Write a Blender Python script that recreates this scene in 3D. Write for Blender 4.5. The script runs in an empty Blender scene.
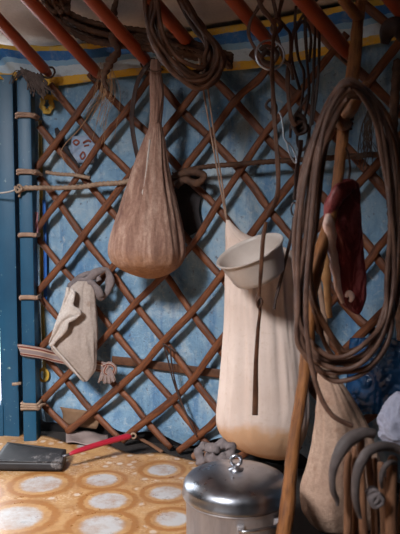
import bpy, bmesh, math, random
from mathutils import Vector, noise
random.seed(7)
C = bpy.context.scene.collection
PI = math.pi
rnd = random.uniform

# ------------------------------------------------------------------ camera frame
H, PITCH, F = 0.84, math.radians(4.0), 664.0
CAM = Vector((0, 0, H))
FWD = Vector((0, math.cos(PITCH), -math.sin(PITCH)))
UP = Vector((0, math.sin(PITCH), math.cos(PITCH)))
RT = Vector((1, 0, 0))
CX, CY, R = -1.3, -0.3, 2.95            # the round tent: axis and wall radius
ZTOP = 1.462                             # top of the lattice wall
APEX = 2.32

def ray(px, py):
    return RT * ((px - 200) / F) + FWD + UP * ((267 - py) / F)
def at(px, py, Y):
    d = ray(px, py)
    return CAM + d * (Y / d.y)
def W(px, py, off=0.0):
    """point on the round wall, off metres inside it"""
    d = ray(px, py); r = R - off
    ox, oy = -CX, -CY
    a = d.x * d.x + d.y * d.y
    b = 2 * (ox * d.x + oy * d.y)
    c = ox * ox + oy * oy - r * r
    t = (-b + math.sqrt(b * b - 4 * a * c)) / (2 * a)
    return CAM + d * t
def cyl(ang, z, off=0.0):
    return Vector((CX + (R - off) * math.sin(ang), CY + (R - off) * math.cos(ang), z))
def ang_of(p):
    return math.atan2(p.x - CX, p.y - CY)
def inward(p):
    v = Vector((CX - p.x, CY - p.y, 0)); v.normalize(); return v
def floor_at(px, py):
    d = ray(px, py)
    return CAM + d * (-H / d.z)

def crom(P, n=8):
    """Catmull-Rom through tuples/Vectors, n steps per span"""
    P = [tuple(p) for p in P]
    if len(P) == 2:
        return [tuple(a + (b - a) * i / n for a, b in zip(*P)) for i in range(n + 1)]
    out = []
    for i in range(len(P) - 1):
        p0 = P[max(i - 1, 0)]; p1 = P[i]; p2 = P[i + 1]; p3 = P[min(i + 2, len(P) - 1)]
        for k in range(n):
            t = k / n
            out.append(tuple(0.5 * (2 * b + (c - a) * t + (2 * a - 5 * b + 4 * c - d) * t * t + (-a + 3 * b - 3 * c + d) * t ** 3)
                             for a, b, c, d in zip(p0, p1, p2, p3)))
    out.append(P[-1])
    return out

def under_roof(p, gap=0.02):
    """slide a point along its sight line towards the camera until it hangs gap below the roof canvas"""
    p = Vector(p); d = p - CAM
    for i in range(200):
        r = math.hypot(p.x - CX, p.y - CY)
        if p.z < ZTOP + (APEX - ZTOP) * (1 - r / R) + 0.035 - gap: break
        d *= 0.99; p = CAM + d
    return p

# ------------------------------------------------------------------ mesh builder
class MB:
    def __init__(self):
        self.v = []; self.f = []; self.uv = []
    def add(self, vs, fs, uvs=None):
        b = len(self.v)
        self.v += [Vector(p) for p in vs]
        self.f += [tuple(i + b for i in f) for f in fs]
        self.uv += uvs if uvs else [(p[0], p[2]) for p in vs]
        return self
    def rings(self, rings, uvs=None, cap=True, closed=False):
        n = len(rings[0]); vs = [p for r in rings for p in r]; fs = []
        m = len(rings)
        for i in range(m if closed else m - 1):
            for j in range(n):
                fs.append((i * n + j, i * n + (j + 1) % n, ((i + 1) % m) * n + (j + 1) % n, ((i + 1) % m) * n + j))
        uu = uvs or [(j / n, i * 0.01) for i in range(m) for j in range(n)]
        if cap and not closed:
            for k, ring in ((0, rings[0]), (m - 1, rings[-1])):
                c = sum((Vector(p) for p in ring), Vector()) / n
                vs.append(c); uu = uu + [uu[k * n]]
                ci = len(vs) - 1
                for j in range(n):
                    a, b = k * n + j, k * n + (j + 1) % n
                    fs.append((b, a, ci) if k == 0 else (a, b, ci))
        return self.add(vs, fs, uu)
    def tube(self, pts, ra, rb=None, normal=None, seg=10, lobes=0, lobe=0.22, twist=0.0, closed=False, wob=0.0, square=1.0):
        """sweep an ellipse (ra across, rb along `normal`) or a twisted lobed rope section"""
        P = [Vector(p[:3]) for p in pts]
        rr = [(p[3] if len(p) > 3 else 1.0) for p in [tuple(q) for q in pts]]
        rb = ra if rb is None else rb
        n = len(P); rings = []; uvs = []; L = 0.0
        N = None
        for i in range(n):
            if closed:
                T = P[(i + 1) % n] - P[i - 1]
            else:
                T = P[min(i + 1, n - 1)] - P[max(i - 1, 0)]
            if T.length < 1e-9: T = Vector((0, 0, 1))
            T.normalize()
            if normal is not None:
                N = normal(P[i]) if callable(normal) else Vector(normal)
            elif N is None:
                N = T.orthogonal()
            N = N - T * N.dot(T)
            if N.length < 1e-6: N = T.orthogonal()
            N.normalize()
            S = T.cross(N)
            if i: L += (P[i] - P[i - 1]).length
            ring = []
            for j in range(seg):
                a = 2 * PI * j / seg
                k = rr[i]
                if lobes: k *= 1 + lobe * (abs(math.cos(lobes * 0.5 * (a + twist * L))) * 2 - 1.2)
                if wob: k *= 1 + wob * noise.noise(P[i] * 35 + Vector((a, 0, 0)))
                ca, sa = math.cos(a), math.sin(a)
                if square != 1.0:
                    ca = math.copysign(abs(ca) ** square, ca); sa = math.copysign(abs(sa) ** square, sa)
                ring.append(P[i] + S * (ra * k * ca) + N * (rb * k * sa))
                uvs.append((j / seg * (ra + rb) * PI, L))
            rings.append(ring)
        return self.rings(rings, uvs, cap=True, closed=closed)
    def box(self, c, sx, sy, sz, rz=0.0, bev=0.0):
        bm = bmesh.new(); bmesh.ops.create_cube(bm, size=1)
        for v in bm.verts: v.co = Vector((v.co.x * sx, v.co.y * sy, v.co.z * sz))
        if bev: bmesh.ops.bevel(bm, geom=bm.edges[:], offset=bev, segments=2, affect='EDGES', profile=0.6)
        ca, sa = math.cos(rz), math.sin(rz)
        vs = [Vector((v.co.x * ca - v.co.y * sa, v.co.x * sa + v.co.y * ca, v.co.z)) + Vector(c) for v in bm.verts]
        uu = [(v.co.x + v.co.y, v.co.z) for v in bm.verts]
        bm.verts.index_update()
        fs = [tuple(v.index for v in f.verts) for f in bm.faces]
        bm.free()
        return self.add(vs, fs, uu)
    def lathe(self, prof, seg=48, M=None):
        """profile of (r, z) about z; M maps to the world"""
        rings = []
        for r, z in prof:
            rings.append([(M @ Vector((r * math.cos(2 * PI * j / seg), r * math.sin(2 * PI * j / seg), z))) if M else Vector((r * math.cos(2 * PI * j / seg), r * math.sin(2 * PI * j / seg), z)) for j in range(seg)])
        return self.rings(rings, cap=True)
    def grid(self, fn, nu, nv, uvfn=None):
        vs = [Vector(fn(i / nu, j / nv)) for j in range(nv + 1) for i in range(nu + 1)]
        uu = [(uvfn(i / nu, j / nv) if uvfn else (i / nu, j / nv)) for j in range(nv + 1) for i in range(nu + 1)]
        fs = [(j * (nu + 1) + i, j * (nu + 1) + i + 1, (j + 1) * (nu + 1) + i + 1, (j + 1) * (nu + 1) + i) for j in range(nv) for i in range(nu)]
        return self.add(vs, fs, uu)
    def build(self, name, m, parent=None, smooth=True, solid=0.0, sub=0, label=None, flat_angle=None):
        me = bpy.data.meshes.new(name)
        if parent is not None:
            org = world_loc(parent)
        else:
            lo = Vector([min(p[i] for p in self.v) for i in range(3)]); hi = Vector([max(p[i] for p in self.v) for i in range(3)])
            org = Vector(((lo.x + hi.x) / 2, (lo.y + hi.y) / 2, lo.z))
        me.from_pydata([p - org for p in self.v], [], self.f)
        ul = me.uv_layers.new(name='UVMap')
        for l in me.loops: ul.data[l.index].uv = self.uv[l.vertex_index]
        me.materials.append(m)
        bm = bmesh.new(); bm.from_mesh(me); bmesh.ops.recalc_face_normals(bm, faces=bm.faces); bm.to_mesh(me); bm.free()
        for p in me.polygons: p.use_smooth = smooth
        if smooth and flat_angle: me.set_sharp_from_angle(angle=math.radians(flat_angle))
        o = bpy.data.objects.new(name, me); C.objects.link(o)
        if parent is not None: o.parent = parent
        else: o.location = org
        o['_w'] = 0
        del o['_w']
        if solid:
            s = o.modifiers.new('thickness', 'SOLIDIFY'); s.thickness = solid; s.offset = 0
        if sub:
            s = o.modifiers.new('smooth', 'SUBSURF'); s.levels = sub; s.render_levels = sub
        if label: o['label'] = label
        return o

def world_loc(o):
    p = Vector(o.location)
    while o.parent: o = o.parent; p = p + Vector(o.location)
    return p
def tag(o, label=None, cat=None, group=None, kind=None):
    if label: o['label'] = label
    if cat: o['category'] = cat
    if group: o['group'] = group
    if kind: o['kind'] = kind
    return o
def thing(name, label, cat, loc, group=None):
    o = bpy.data.objects.new(name, None); C.objects.link(o); o.location = loc; o.empty_display_size = 0.05
    return tag(o, label, cat, group)

# ------------------------------------------------------------------ materials
def lin(r, g, b):
    f = lambda c: (c / 255 / 12.92) if c / 255 <= 0.04045 else ((c / 255 + 0.055) / 1.055) ** 2.4
    return (f(r), f(g), f(b), 1)
class NT:
    def __init__(self, name):
        self.m = bpy.data.materials.new(name); self.m.use_nodes = True
        self.t = self.m.node_tree; self.t.nodes.clear()
        self.out = self.n('ShaderNodeOutputMaterial'); self.b = self.n('ShaderNodeBsdfPrincipled')
        self.l(self.b.outputs[0], self.out.inputs[0])
        self.tc = self.n('ShaderNodeTexCoord')
    def n(self, t, **k):
        x = self.t.nodes.new(t)
        for a, v in k.items(): setattr(x, a, v)
        return x
    def l(self, a, b): self.t.links.new(a, b)
    def mapping(self, scale=(1, 1, 1), src='Object', rot=(0, 0, 0)):
        mp = self.n('ShaderNodeMapping'); mp.inputs['Scale'].default_value = scale; mp.inputs['Rotation'].default_value = rot
        self.l(self.tc.outputs[src], mp.inputs['Vector']); return mp.outputs[0]
    def noise(self, vec, scale, detail=6, rough=0.6, dist=0.0):
        x = self.n('ShaderNodeTexNoise'); x.inputs['Scale'].default_value = scale; x.inputs['Detail'].default_value = detail
        x.inputs['Roughness'].default_value = rough; x.inputs['Distortion'].default_value = dist
        self.l(vec, x.inputs['Vector']); return x.outputs['Fac']
    def ramp(self, fac, stops, interp='LINEAR'):
        x = self.n('ShaderNodeValToRGB'); x.color_ramp.interpolation = interp
        e = x.color_ramp.elements
        while len(e) < len(stops): e.new(0.5)
        for el, (p, c) in zip(e, stops): el.position = p; el.color = c if len(c) == 4 else (*c, 1)
        self.l(fac, x.inputs[0]); return x.outputs[0]
    def mix(self, fac, a, b, mode='MIX'):
        x = self.n('ShaderNodeMix', data_type='RGBA', blend_type=mode)
        for s, v in ((x.inputs[0], fac), (x.inputs[6], a), (x.inputs[7], b)):
            if hasattr(v, 'is_linked'): self.l(v, s)
            else: s.default_value = v
        return x.outputs[2]
    def math(self, op, a, b=None):
        x = self.n('ShaderNodeMath', operation=op)
        for s, v in zip(x.inputs, (a, b)):
            if v is None: continue
            if hasattr(v, 'is_linked'): self.l(v, s)
            else: s.default_value = v
        return x.outputs[0]
    def bump(self, h, strength=0.3, dist=0.01):
        x = self.n('ShaderNodeBump'); x.inputs['Strength'].default_value = strength; x.inputs['Distance'].default_value = dist
        self.l(h, x.inputs['Height']); self.l(x.outputs[0], self.b.inputs['Normal'])
    def set(self, **k):
        for a, v in k.items():
            s = self.b.inputs[a.replace('_', ' ')]
            if hasattr(v, 'is_linked'): self.l(v, s)
            else: s.default_value = v
        return self

def pm(name, c1, c2, scale=8, rough=0.7, src='Object', stretch=(1, 1, 1), fine=60, bump=0.3, bdist=0.004, metal=0.0, spec=0.4, c3=None, spots=None):
    """two tones by noise, an optional third by fine noise, bump from the fine noise"""
    t = NT(name)
    v = t.mapping(stretch, src)
    a = t.noise(v, scale)
    col = t.ramp(a, [(0.32, c1), (0.68, c2)])
    f = t.noise(v, fine, 4, 0.65)
    if c3: col = t.mix(t.ramp(f, [(0.52, (0, 0, 0)), (0.72, (1, 1, 1))]), col, c3)
    if spots:
        s = t.noise(t.mapping((1, 1, 1)), spots[0], 5, 0.7)
        col = t.mix(t.ramp(s, [(spots[1], (0, 0, 0)), (spots[1] + 0.06, (1, 1, 1))]), col, spots[2])
    t.set(Base_Color=col, Roughness=rough, Metallic=metal, Specular_IOR_Level=spec)
    t.bump(f, bump, bdist)
    return t.m

M = {}
M['rod'] = pm('willow_rod', lin(72, 39, 25), lin(136, 80, 46), 9, 0.55, 'UV', (6, 0.7, 1), 30, 0.7, 0.004, c3=lin(58, 30, 20))
M['knot'] = pm('rawhide_knot', lin(70, 40, 26), lin(110, 70, 45), 60, 0.6)
M['pole'] = pm('orange_paint', lin(138, 54, 24), lin(170, 80, 38), 6, 0.42, 'UV', (2, 0.5, 1), 60, 0.25, 0.002, spots=(34, 0.66, lin(120, 46, 24)))
M['blue'] = pm('blue_paint', lin(16, 64, 92), lin(26, 82, 112), 6, 0.45, 'Object', (1, 1, 0.4), 40, 0.3, 0.002, spots=(45, 0.64, lin(120, 146, 150)))
M['felt'] = pm('dark_felt', lin(38, 34, 36), lin(58, 52, 52), 8, 0.95)
M['earth'] = pm('earth', lin(34, 29, 27), lin(54, 45, 40), 10, 0.95)
M['canvas'] = None
M['brown_cloth'] = None

def cloth(name, c1, c2, c3, weave=500, rough=0.9, stain=None, bump=0.35, sc=7):
    t = NT(name)
    o = t.mapping(); u = t.mapping((1, 1, 1), 'UV')
    col = t.ramp(t.noise(o, sc, 7, 0.6, 0.6), [(0.3, c1), (0.7, c2)])
    w1 = t.n('ShaderNodeTexWave', wave_type='BANDS', bands_direction='X'); w1.inputs['Scale'].default_value = weave / 4; w1.inputs['Distortion'].default_value = 2; w1.inputs['Detail'].default_value = 2
    w2 = t.n('ShaderNodeTexWave', wave_type='BANDS', bands_direction='Z'); w2.inputs['Scale'].default_value = weave / 4; w2.inputs['Distortion'].default_value = 2; w2.inputs['Detail'].default_value = 2
    t.l(o, w1.inputs[0]); t.l(o, w2.inputs[0])
    wv = t.math('MULTIPLY', w1.outputs['Fac'], w2.outputs['Fac'])
    fine = t.noise(o, 110, 5, 0.7)
    col = t.mix(t.ramp(fine, [(0.35, (0.35,) * 3), (0.6, (0, 0, 0))]), col, c3)
    if stain: col = t.mix(t.ramp(t.noise(o, stain[0], 5, 0.6), [(stain[1], (0, 0, 0)), (stain[1] + 0.15, (1, 1, 1))]), col, stain[2])
    t.set(Base_Color=col, Roughness=rough, Specular_IOR_Level=0.15)
    h = t.math('ADD', t.math('MULTIPLY', wv, 0.12), t.noise(o, 55, 4, 0.6))
    t.bump(h, bump, 0.004)
    return t.m
M['canvas'] = cloth('roof_canvas', lin(196, 178, 166), lin(216, 202, 192), lin(178, 158, 146), 300, 0.9)
t = NT('brown_sackcloth'); o = t.mapping(); sep = t.n('ShaderNodeSeparateXYZ'); t.l(o, sep.inputs[0])
c = t.ramp(t.noise(t.mapping((34, 34, 2.2)), 1, 6, 0.65, 0.3), [(0.3, lin(112, 82, 72)), (0.5, lin(154, 120, 104)), (0.72, lin(194, 162, 144))])
c = t.mix(t.ramp(t.math('ADD', sep.outputs[2], t.math('MULTIPLY', t.noise(o, 14, 4), 0.1)), [(0.06, (0.8,) * 3), (0.15, (0, 0, 0))]), c, lin(178, 128, 84))
c = t.mix(t.ramp(t.noise(o, 90, 5, 0.7), [(0.35, (0.4,) * 3), (0.6, (0, 0, 0))]), c, lin(112, 76, 64))
t.set(Base_Color=c, Roughness=0.85, Specular_IOR_Level=0.15)
t.bump(t.math('ADD', t.noise(t.mapping((60, 60, 4)), 1, 5, 0.6), t.math('MULTIPLY', t.noise(o, 80, 4), 0.5)), 0.5, 0.006); M['brown_cloth'] = t.m
M['cream_cloth'] = None
M['grey_cloth'] = cloth('grey_cotton', lin(160, 145, 136), lin(186, 172, 162), lin(128, 114, 106), 500, 0.9, (20, 0.62, lin(140, 118, 104)))
M['grey_rag'] = cloth('grey_rag', lin(108, 98, 98), lin(138, 126, 124), lin(84, 76, 76), 300, 0.9)
M['pale_cloth'] = cloth('pale_flap', lin(176, 164, 156), lin(204, 194, 186), lin(142, 128, 118), 500, 0.9, (14, 0.6, lin(186, 164, 138)))
M['burlap'] = cloth('burlap', lin(182, 148, 128), lin(206, 174, 152), lin(140, 108, 92), 260, 0.95, (16, 0.6, lin(160, 122, 100)), 0.8)
M['white_cloth'] = cloth('white_cloth', lin(158, 158, 176), lin(186, 186, 202), lin(132, 132, 150), 400)

t = NT('cream_cotton')     # cream sack, ochre stain low down where it is wet through
o = t.mapping(); sep = t.n('ShaderNodeSeparateXYZ'); t.l(o, sep.inputs[0])
c = t.ramp(t.noise(o, 6, 6, 0.55, 0.4), [(0.3, lin(212, 188, 174)), (0.7, lin(230, 210, 198))])
edge = t.math('ADD', sep.outputs[2], t.math('MULTIPLY', t.noise(o, 9, 4, 0.5), 0.14))
c = t.mix(t.ramp(edge, [(0.165, (0.85,) * 3), (0.195, (0, 0, 0))]), c, lin(206, 156, 112))
c = t.mix(t.ramp(t.noise(o, 90, 4), [(0.55, (0, 0, 0)), (0.8, (0.5,) * 3)]), c, lin(200, 172, 146))
t.set(Base_Color=c, Roughness=0.85, Specular_IOR_Level=0.15)
st = t.noise(t.mapping((30, 30, 2.5)), 1, 5, 0.6)
t.bump(st, 0.25, 0.006); M['cream_cloth'] = t.m

t = NT('blue_tarp')
o = t.mapping()
c = t.ramp(t.noise(o, 5, 8, 0.68, 0.8), [(0.3, lin(84, 126, 160)), (0.5, lin(124, 156, 180)), (0.7, lin(172, 185, 192))])
c = t.mix(t.ramp(t.noise(t.mapping((9, 9, 1.3)), 1.6, 6, 0.7), [(0.5, (0, 0, 0)), (0.68, (0.75,) * 3)]), c, lin(60, 106, 152))
c = t.mix(t.ramp(t.noise(o, 28, 6, 0.75, 1.0), [(0.55, (0, 0, 0)), (0.7, (0.8,) * 3)]), c, lin(176, 184, 188))
c = t.mix(t.ramp(t.noise(o, 60, 5, 0.7), [(0.60, (0, 0, 0)), (0.68, (0.7,) * 3)]), c, lin(84, 78, 84))
t.set(Base_Color=c, Roughness=0.55, Specular_IOR_Level=0.35)
t.bump(t.math('ADD', t.noise(o, 30, 6, 0.7, 1.5), t.math('MULTIPLY', t.noise(t.mapping((30, 30, 3)), 1, 4), 0.8)), 0.55, 0.012); M['tarp'] = t.m

t = NT('striped_tarp')      # stripes run along the cloth: V of the UV map is height in the strip
u = t.mapping((1, 1, 1), 'UV'); sep = t.n('ShaderNodeSeparateXYZ'); t.l(u, sep.inputs[0])
vv = t.math('ADD', sep.outputs[1], t.math('MULTIPLY', t.math('SUBTRACT', t.noise(t.mapping((1, 1, 0.3)), 9, 4), 0.5), 0.24))
c = t.ramp(vv, [(0.0, lin(222, 170, 40)), (0.20, lin(190, 204, 214)), (0.46, lin(130, 174, 206)), (0.60, lin(36, 104, 168)), (0.84, lin(214, 170, 50))], 'CONSTANT')
c = t.mix(t.ramp(t.noise(t.mapping(), 30, 6, 0.7), [(0.5, (0, 0, 0)), (0.75, (0.6,) * 3)]), c, lin(150, 160, 168))
t.set(Base_Color=c, Roughness=0.5); t.bump(t.noise(t.mapping(), 40, 5, 0.7, 1), 0.5, 0.01); M['stripe'] = t.m

M['yellow'] = pm('yellow_print', lin(164, 128, 44), lin(194, 154, 60), 20, 0.55)
M['olive'] = pm('olive_print', lin(122, 104, 40), lin(150, 126, 50), 20, 0.55)
M['deepblue'] = pm('blue_print', lin(30, 84, 160), lin(44, 104, 180), 20, 0.55)
M['grey_plastic'] = pm('grey_plastic', lin(128, 112, 108), lin(160, 142, 136), 14, 0.4)
M['blue_plastic'] = pm('blue_plastic', lin(24, 58, 96), lin(40, 84, 126), 10, 0.22, fine=30, bump=0.5, bdist=0.01, spec=0.6)
M['redprint'] = pm('brown_print', lin(120, 56, 40), lin(140, 72, 50), 40, 0.6)
M['paper'] = pm('pale_sticker', lin(124, 146, 176), lin(164, 172, 186), 30, 0.6)
M['cardboard'] = pm('cardboard', lin(112, 84, 62), lin(134, 104, 78), 14, 0.85)
M['hemp'] = pm('hemp_rope', lin(128, 104, 86), lin(168, 142, 120), 50, 0.9, fine=220, bump=0.6)
M['rope_dark'] = pm('dark_rope', lin(58, 36, 25), lin(98, 66, 46), 30, 0.75, fine=160, bump=0.5)
M['lasso'] = pm('rawhide_lasso', lin(78, 54, 46), lin(124, 92, 76), 20, 0.5, fine=90, bump=0.35)
M['leather'] = pm('leather', lin(58, 35, 24), lin(102, 65, 43), 22, 0.55, fine=90, bump=0.35)
M['leather_dark'] = pm('dark_leather', lin(44, 30, 26), lin(70, 46, 36), 22, 0.5, fine=90, bump=0.35)
M['strap'] = pm('buff_strap', lin(132, 104, 88), lin(164, 134, 114), 30, 0.85, fine=160, bump=0.5)
M['hair'] = pm('horsehair', lin(50, 40, 36), lin(84, 68, 58), 40, 0.6)
M['grass'] = pm('dry_fibre', lin(146, 112, 84), lin(178, 142, 108), 40, 0.8)
M['fur'] = pm('frayed_fur', lin(62, 52, 50), lin(104, 90, 84), 40, 0.95, fine=200, bump=0.8)
M['steel'] = pm('steel', lin(170, 170, 176), lin(205, 205, 210), 20, 0.3, metal=1.0, bump=0.1)
M['iron'] = pm('dull_iron', lin(86, 84, 88), lin(124, 120, 122), 30, 0.45, metal=1.0, bump=0.3)
M['alu'] = None
t = NT('aluminium'); o = t.mapping()
t.set(Base_Color=t.ramp(t.noise(o, 14, 5), [(0.3, lin(150, 152, 160)), (0.7, lin(184, 186, 192))]), Metallic=1.0, Roughness=t.ramp(t.noise(o, 22, 6, 0.7), [(0.3, (0.24,) * 3), (0.8, (0.44,) * 3)]))
t.bump(t.noise(o, 9, 3), 0.12, 0.01); M['alu'] = t.m
t = NT('dull_aluminium'); o = t.mapping()
t.set(Base_Color=t.ramp(t.noise(t.mapping((1, 1, 0.2)), 20, 6, 0.7), [(0.3, lin(128, 122, 124)), (0.7, lin(172, 165, 164))]), Metallic=0.4, Roughness=0.5)
t.bump(t.noise(o, 30, 4), 0.15, 0.004); M['alu_dull'] = t.m
M['branch'] = pm('branch_wood', lin(106, 63, 32), lin(160, 103, 55), 14, 0.6, 'UV', (4, 0.5, 1), 50, 0.6, 0.004, c3=lin(84, 48, 30))
M['stick'] = pm('stick_wood', lin(98, 64, 46), lin(142, 100, 72), 14, 0.65, 'UV', (4, 0.5, 1), 50, 0.5, 0.003)
M['grey_hook'] = pm('grey_horn', lin(70, 61, 59), lin(112, 100, 97), 20, 0.6, fine=60, bump=0.4)
M['pan'] = pm('black_metal', lin(22, 21, 23), lin(42, 39, 41), 16, 0.55, fine=50, bump=0.25, spec=0.5, spots=(13, 0.58, lin(104, 98, 96)))
M['red'] = pm('red_plastic', lin(150, 26, 44), lin(176, 38, 56), 10, 0.35, bump=0.1)
M['plastic'] = pm('white_plastic', lin(186, 171, 160), lin(208, 195, 186), 9, 0.4, bump=0.12, fine=40, spots=(16, 0.68, lin(186, 170, 164)))
M['fat'] = pm('meat_fat', lin(226, 178, 162), lin(244, 212, 196), 40, 0.38, bump=0.4)
M['tallow'] = pm('yellow_sinew', lin(140, 94, 56), lin(172, 128, 84), 30, 0.5, bump=0.4)
t = NT('raw_meat'); o = t.mapping((1, 1, 0.35))
t.set(Base_Color=t.ramp(t.noise(o, 26, 6, 0.65, 1.2), [(0.3, lin(66, 16, 19)), (0.48, lin(108, 32, 36)), (0.58, lin(168, 88, 86)), (0.68, lin(104, 28, 32))]), Roughness=0.42, Specular_IOR_Level=0.4)
t.bump(t.noise(o, 40, 5, 0.6, 0.8), 0.5, 0.006); M['meat'] = t.m

# woven strap with stripes across its width (U of the UV map)
t = NT('striped_webbing'); u = t.mapping((1, 1, 1), 'UV'); sep = t.n('ShaderNodeSeparateXYZ'); t.l(u, sep.inputs[0])
wv = t.n('ShaderNodeTexWave', bands_direction='X'); wv.inputs['Scale'].default_value = 26; t.l(u, wv.inputs[0])
t.set(Base_Color=t.ramp(wv.outputs['Fac'], [(0.25, lin(104, 52, 44)), (0.45, lin(190, 164, 140)), (0.8, lin(126, 110, 108))]), Roughness=0.9)
t.bump(t.noise(t.mapping(), 220, 3), 0.4, 0.002); M['webbing'] = t.m

# ------------------------------------------------------------------ oilcloth print
circ = [(41, 485, 27), (102, 481, 21), (108, 502, 25), (162, 471, 20), (166, 494, 22), (102, 527, 30), (16, 519, 34), (-30, 497, 26), (172, 520, 22),
        (62, 549, 30), (-45, 540, 30), (150, 556, 28), (205, 545, 26), (30, 452, 15), (84, 447, 10), (235, 480, 22), (280, 500, 26), (330, 520, 24)]
t = NT('oilcloth_print'); o = t.tc.outputs['UV']
d0 = None
for px, py, wpx in circ:
    p = floor_at(px, py); r = wpx * 1.22 / F * (p - CAM).length
    dn = t.n('ShaderNodeVectorMath', operation='DISTANCE'); t.l(o, dn.inputs[0]); dn.inputs[1].default_value = (p.x, p.y, 0)
    q = t.math('DIVIDE', dn.outputs['Value'], r)
    d0 = q if d0 is None else t.math('MINIMUM', d0, q)
d0 = t.math('ADD', d0, t.math('MULTIPLY', t.math('SUBTRACT', t.noise(t.mapping((1, 1, 1), 'UV'), 50, 6, 0.8), 0.5), 0.34))
OCH, YEL, PALE = lin(164, 110, 60), lin(190, 146, 98), lin(190, 186, 184)
c = t.ramp(t.math('MULTIPLY', d0, 0.5), [(0.0, PALE), (0.25, PALE), (0.31, YEL), (0.36, YEL), (0.385, OCH), (0.455, OCH), (0.50, YEL), (1.0, YEL)])
uvm = t.mapping((1, 1, 1), 'UV')
vo = t.n('ShaderNodeTexVoronoi', voronoi_dimensions='2D'); vo.inputs['Scale'].default_value = 17; t.l(uvm, vo.inputs['Vector'])
outside = t.ramp(t.math('MULTIPLY', d0, 0.5), [(0.50, (0, 0, 0)), (0.53, (1, 1, 1))])
dots = t.math('MULTIPLY', t.ramp(vo.outputs['Distance'], [(0.13, (0.8,) * 3), (0.19, (0, 0, 0))]), t.math('MULTIPLY', outside, t.ramp(t.noise(uvm, 7, 2), [(0.38, (0, 0, 0)), (0.46, (1, 1, 1))])))
ring = t.math('MULTIPLY', t.ramp(vo.outputs['Distance'], [(0.0, (0, 0, 0)), (0.22, (0, 0, 0)), (0.25, (0.6,) * 3), (0.33, (0.6,) * 3), (0.35, (0, 0, 0))]), outside)
c = t.mix(ring, c, OCH)
c = t.mix(dots, c, lin(212, 200, 190))
v2 = t.n('ShaderNodeTexVoronoi', voronoi_dimensions='2D'); v2.inputs['Scale'].default_value = 90; t.l(uvm, v2.inputs['Vector'])
patch = t.ramp(t.noise(uvm, 9, 4, 0.6), [(0.42, (0, 0, 0)), (0.62, (1, 1, 1))])
c = t.mix(t.math('MULTIPLY', t.math('MULTIPLY', t.ramp(v2.outputs['Distance'], [(0.25, (0.8,) * 3), (0.34, (0, 0, 0))]), patch), outside), c, lin(214, 186, 158))
c = t.mix(t.ramp(t.noise(uvm, 11, 6, 0.75), [(0.45, (0, 0, 0)), (0.62, (0.6,) * 3)]), c, lin(158, 110, 66))
t.set(Base_Color=c, Roughness=t.ramp(t.noise(uvm, 16, 5, 0.7), [(0.3, (0.24,) * 3), (0.7, (0.42,) * 3)]), Specular_IOR_Level=0.5)
t.bump(t.noise(uvm, 6, 4), 0.18, 0.02); M['oilcloth'] = t.m

# ------------------------------------------------------------------ the tent shell
DOOR0, DOOR1 = ang_of(W(2, 340, 0)), ang_of(W(2, 340, 0)) - 0.34
A_POST = ang_of(W(10, 300, 0))

# floor: earth disc
mb = MB(); n = 72
mb.add([(CX, CY, -0.004)] + [(CX + 3.3 * math.sin(2 * PI * i / n), CY + 3.3 * math.cos(2 * PI * i / n), -0.004) for i in range(n)], [(0, 1 + (i + 1) % n, 1 + i) for i in range(n)])
tag(mb.build('floor', M['earth'], smooth=False, solid=0.004), kind='structure')

# felt wall behind everything, open at the door
def wall_fn(u, v):
    a = DOOR1 - 0.02 - 2 * PI + 0.02 + (2 * PI - (DOOR0 - DOOR1)) * (1 - u) if False else (A_POST + (2 * PI - (A_POST - DOOR1) - 0.03) * u)
    return cyl(a, v * (ZTOP + 0.03), -0.05)
mb = MB().grid(wall_fn, 96, 4)
tag(mb.build('wall_back', M['felt'], solid=0.02), kind='structure')

# roof canvas, a shallow cone with a crown opening
def roof_z(r, lift):
    return ZTOP + (APEX - ZTOP) * (1 - r / R) + lift
def roof_fn(u, v):
    a = 2 * PI * u; r = (R + 0.06) + (0.55 - R - 0.06) * v
    sag = 0.012 * math.sin(a * 61 + 1.0) * math.sin(PI * min(1, v * 1.2)) + 0.006 * noise.noise(Vector((a * 9, r * 5, 0)))
    return Vector((CX + r * math.sin(a), CY + r * math.cos(a), roof_z(r, 0.05) + sag))
mb = MB().grid(roof_fn, 240, 26, lambda u, v: (u * 18, v * 2.4))
tag(mb.build('ceiling', M['canvas'], solid=0.008), kind='structure')

# door frame (blue): jamb board, post, threshold, lintel
root = thing('door_1', 'blue painted wooden door frame at the left of the lattice wall', 'door frame', W(20, 433, 0.05))
root['kind'] = 'structure'; del root['category']
pY = W(30, 267, 0.07).y
def vx(px, Y): return at(px, 267, Y).x
zt = 1.385
xl, xr = vx(22.6, pY), vx(36.0, pY)
rz = -ang_of(W(28, 267, 0))
mb = MB().box(((xl + xr) / 2, pY, zt / 2), xr - xl, 0.07, zt, 0, 0.006)
mb.build('post', M['blue'], root, flat_angle=40)
x0, x1 = vx(0.2, pY + 0.05), vx(18.4, pY + 0.05)
mb = MB().box(((x0 + x1) / 2, pY + 0.05, zt / 2), x1 - x0, 0.06, zt, 0, 0.005)
mb.build('jamb_board', M['blue'], root, flat_angle=40)
mb = MB().box((x0 - 0.45, pY + 0.05, 0.06), 0.92, 0.07, 0.14, 0, 0.005)
mb.build('threshold', M['blue'], root, flat_angle=40)
mb = MB().box((x0 - 0.45, pY + 0.05, 1.32), 0.92, 0.07, 0.12, 0, 0.005)
mb.build('lintel', M['blue'], root, flat_angle=40)
mb = MB().box((x0 - 0.92, pY + 0.05, zt / 2), 0.06, 0.06, zt, 0, 0.005)
mb.build('far_jamb', M['blue'], root, flat_angle=40)
# bolt on the board
pb = at(19.5, 383, pY - 0.0)
mb = MB().tube([pb + Vector((-.022, -0.02, .0)), pb + Vector((0.012, -0.02, .004))], 0.006)
mb.build('latch', M['hemp'], root)

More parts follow.
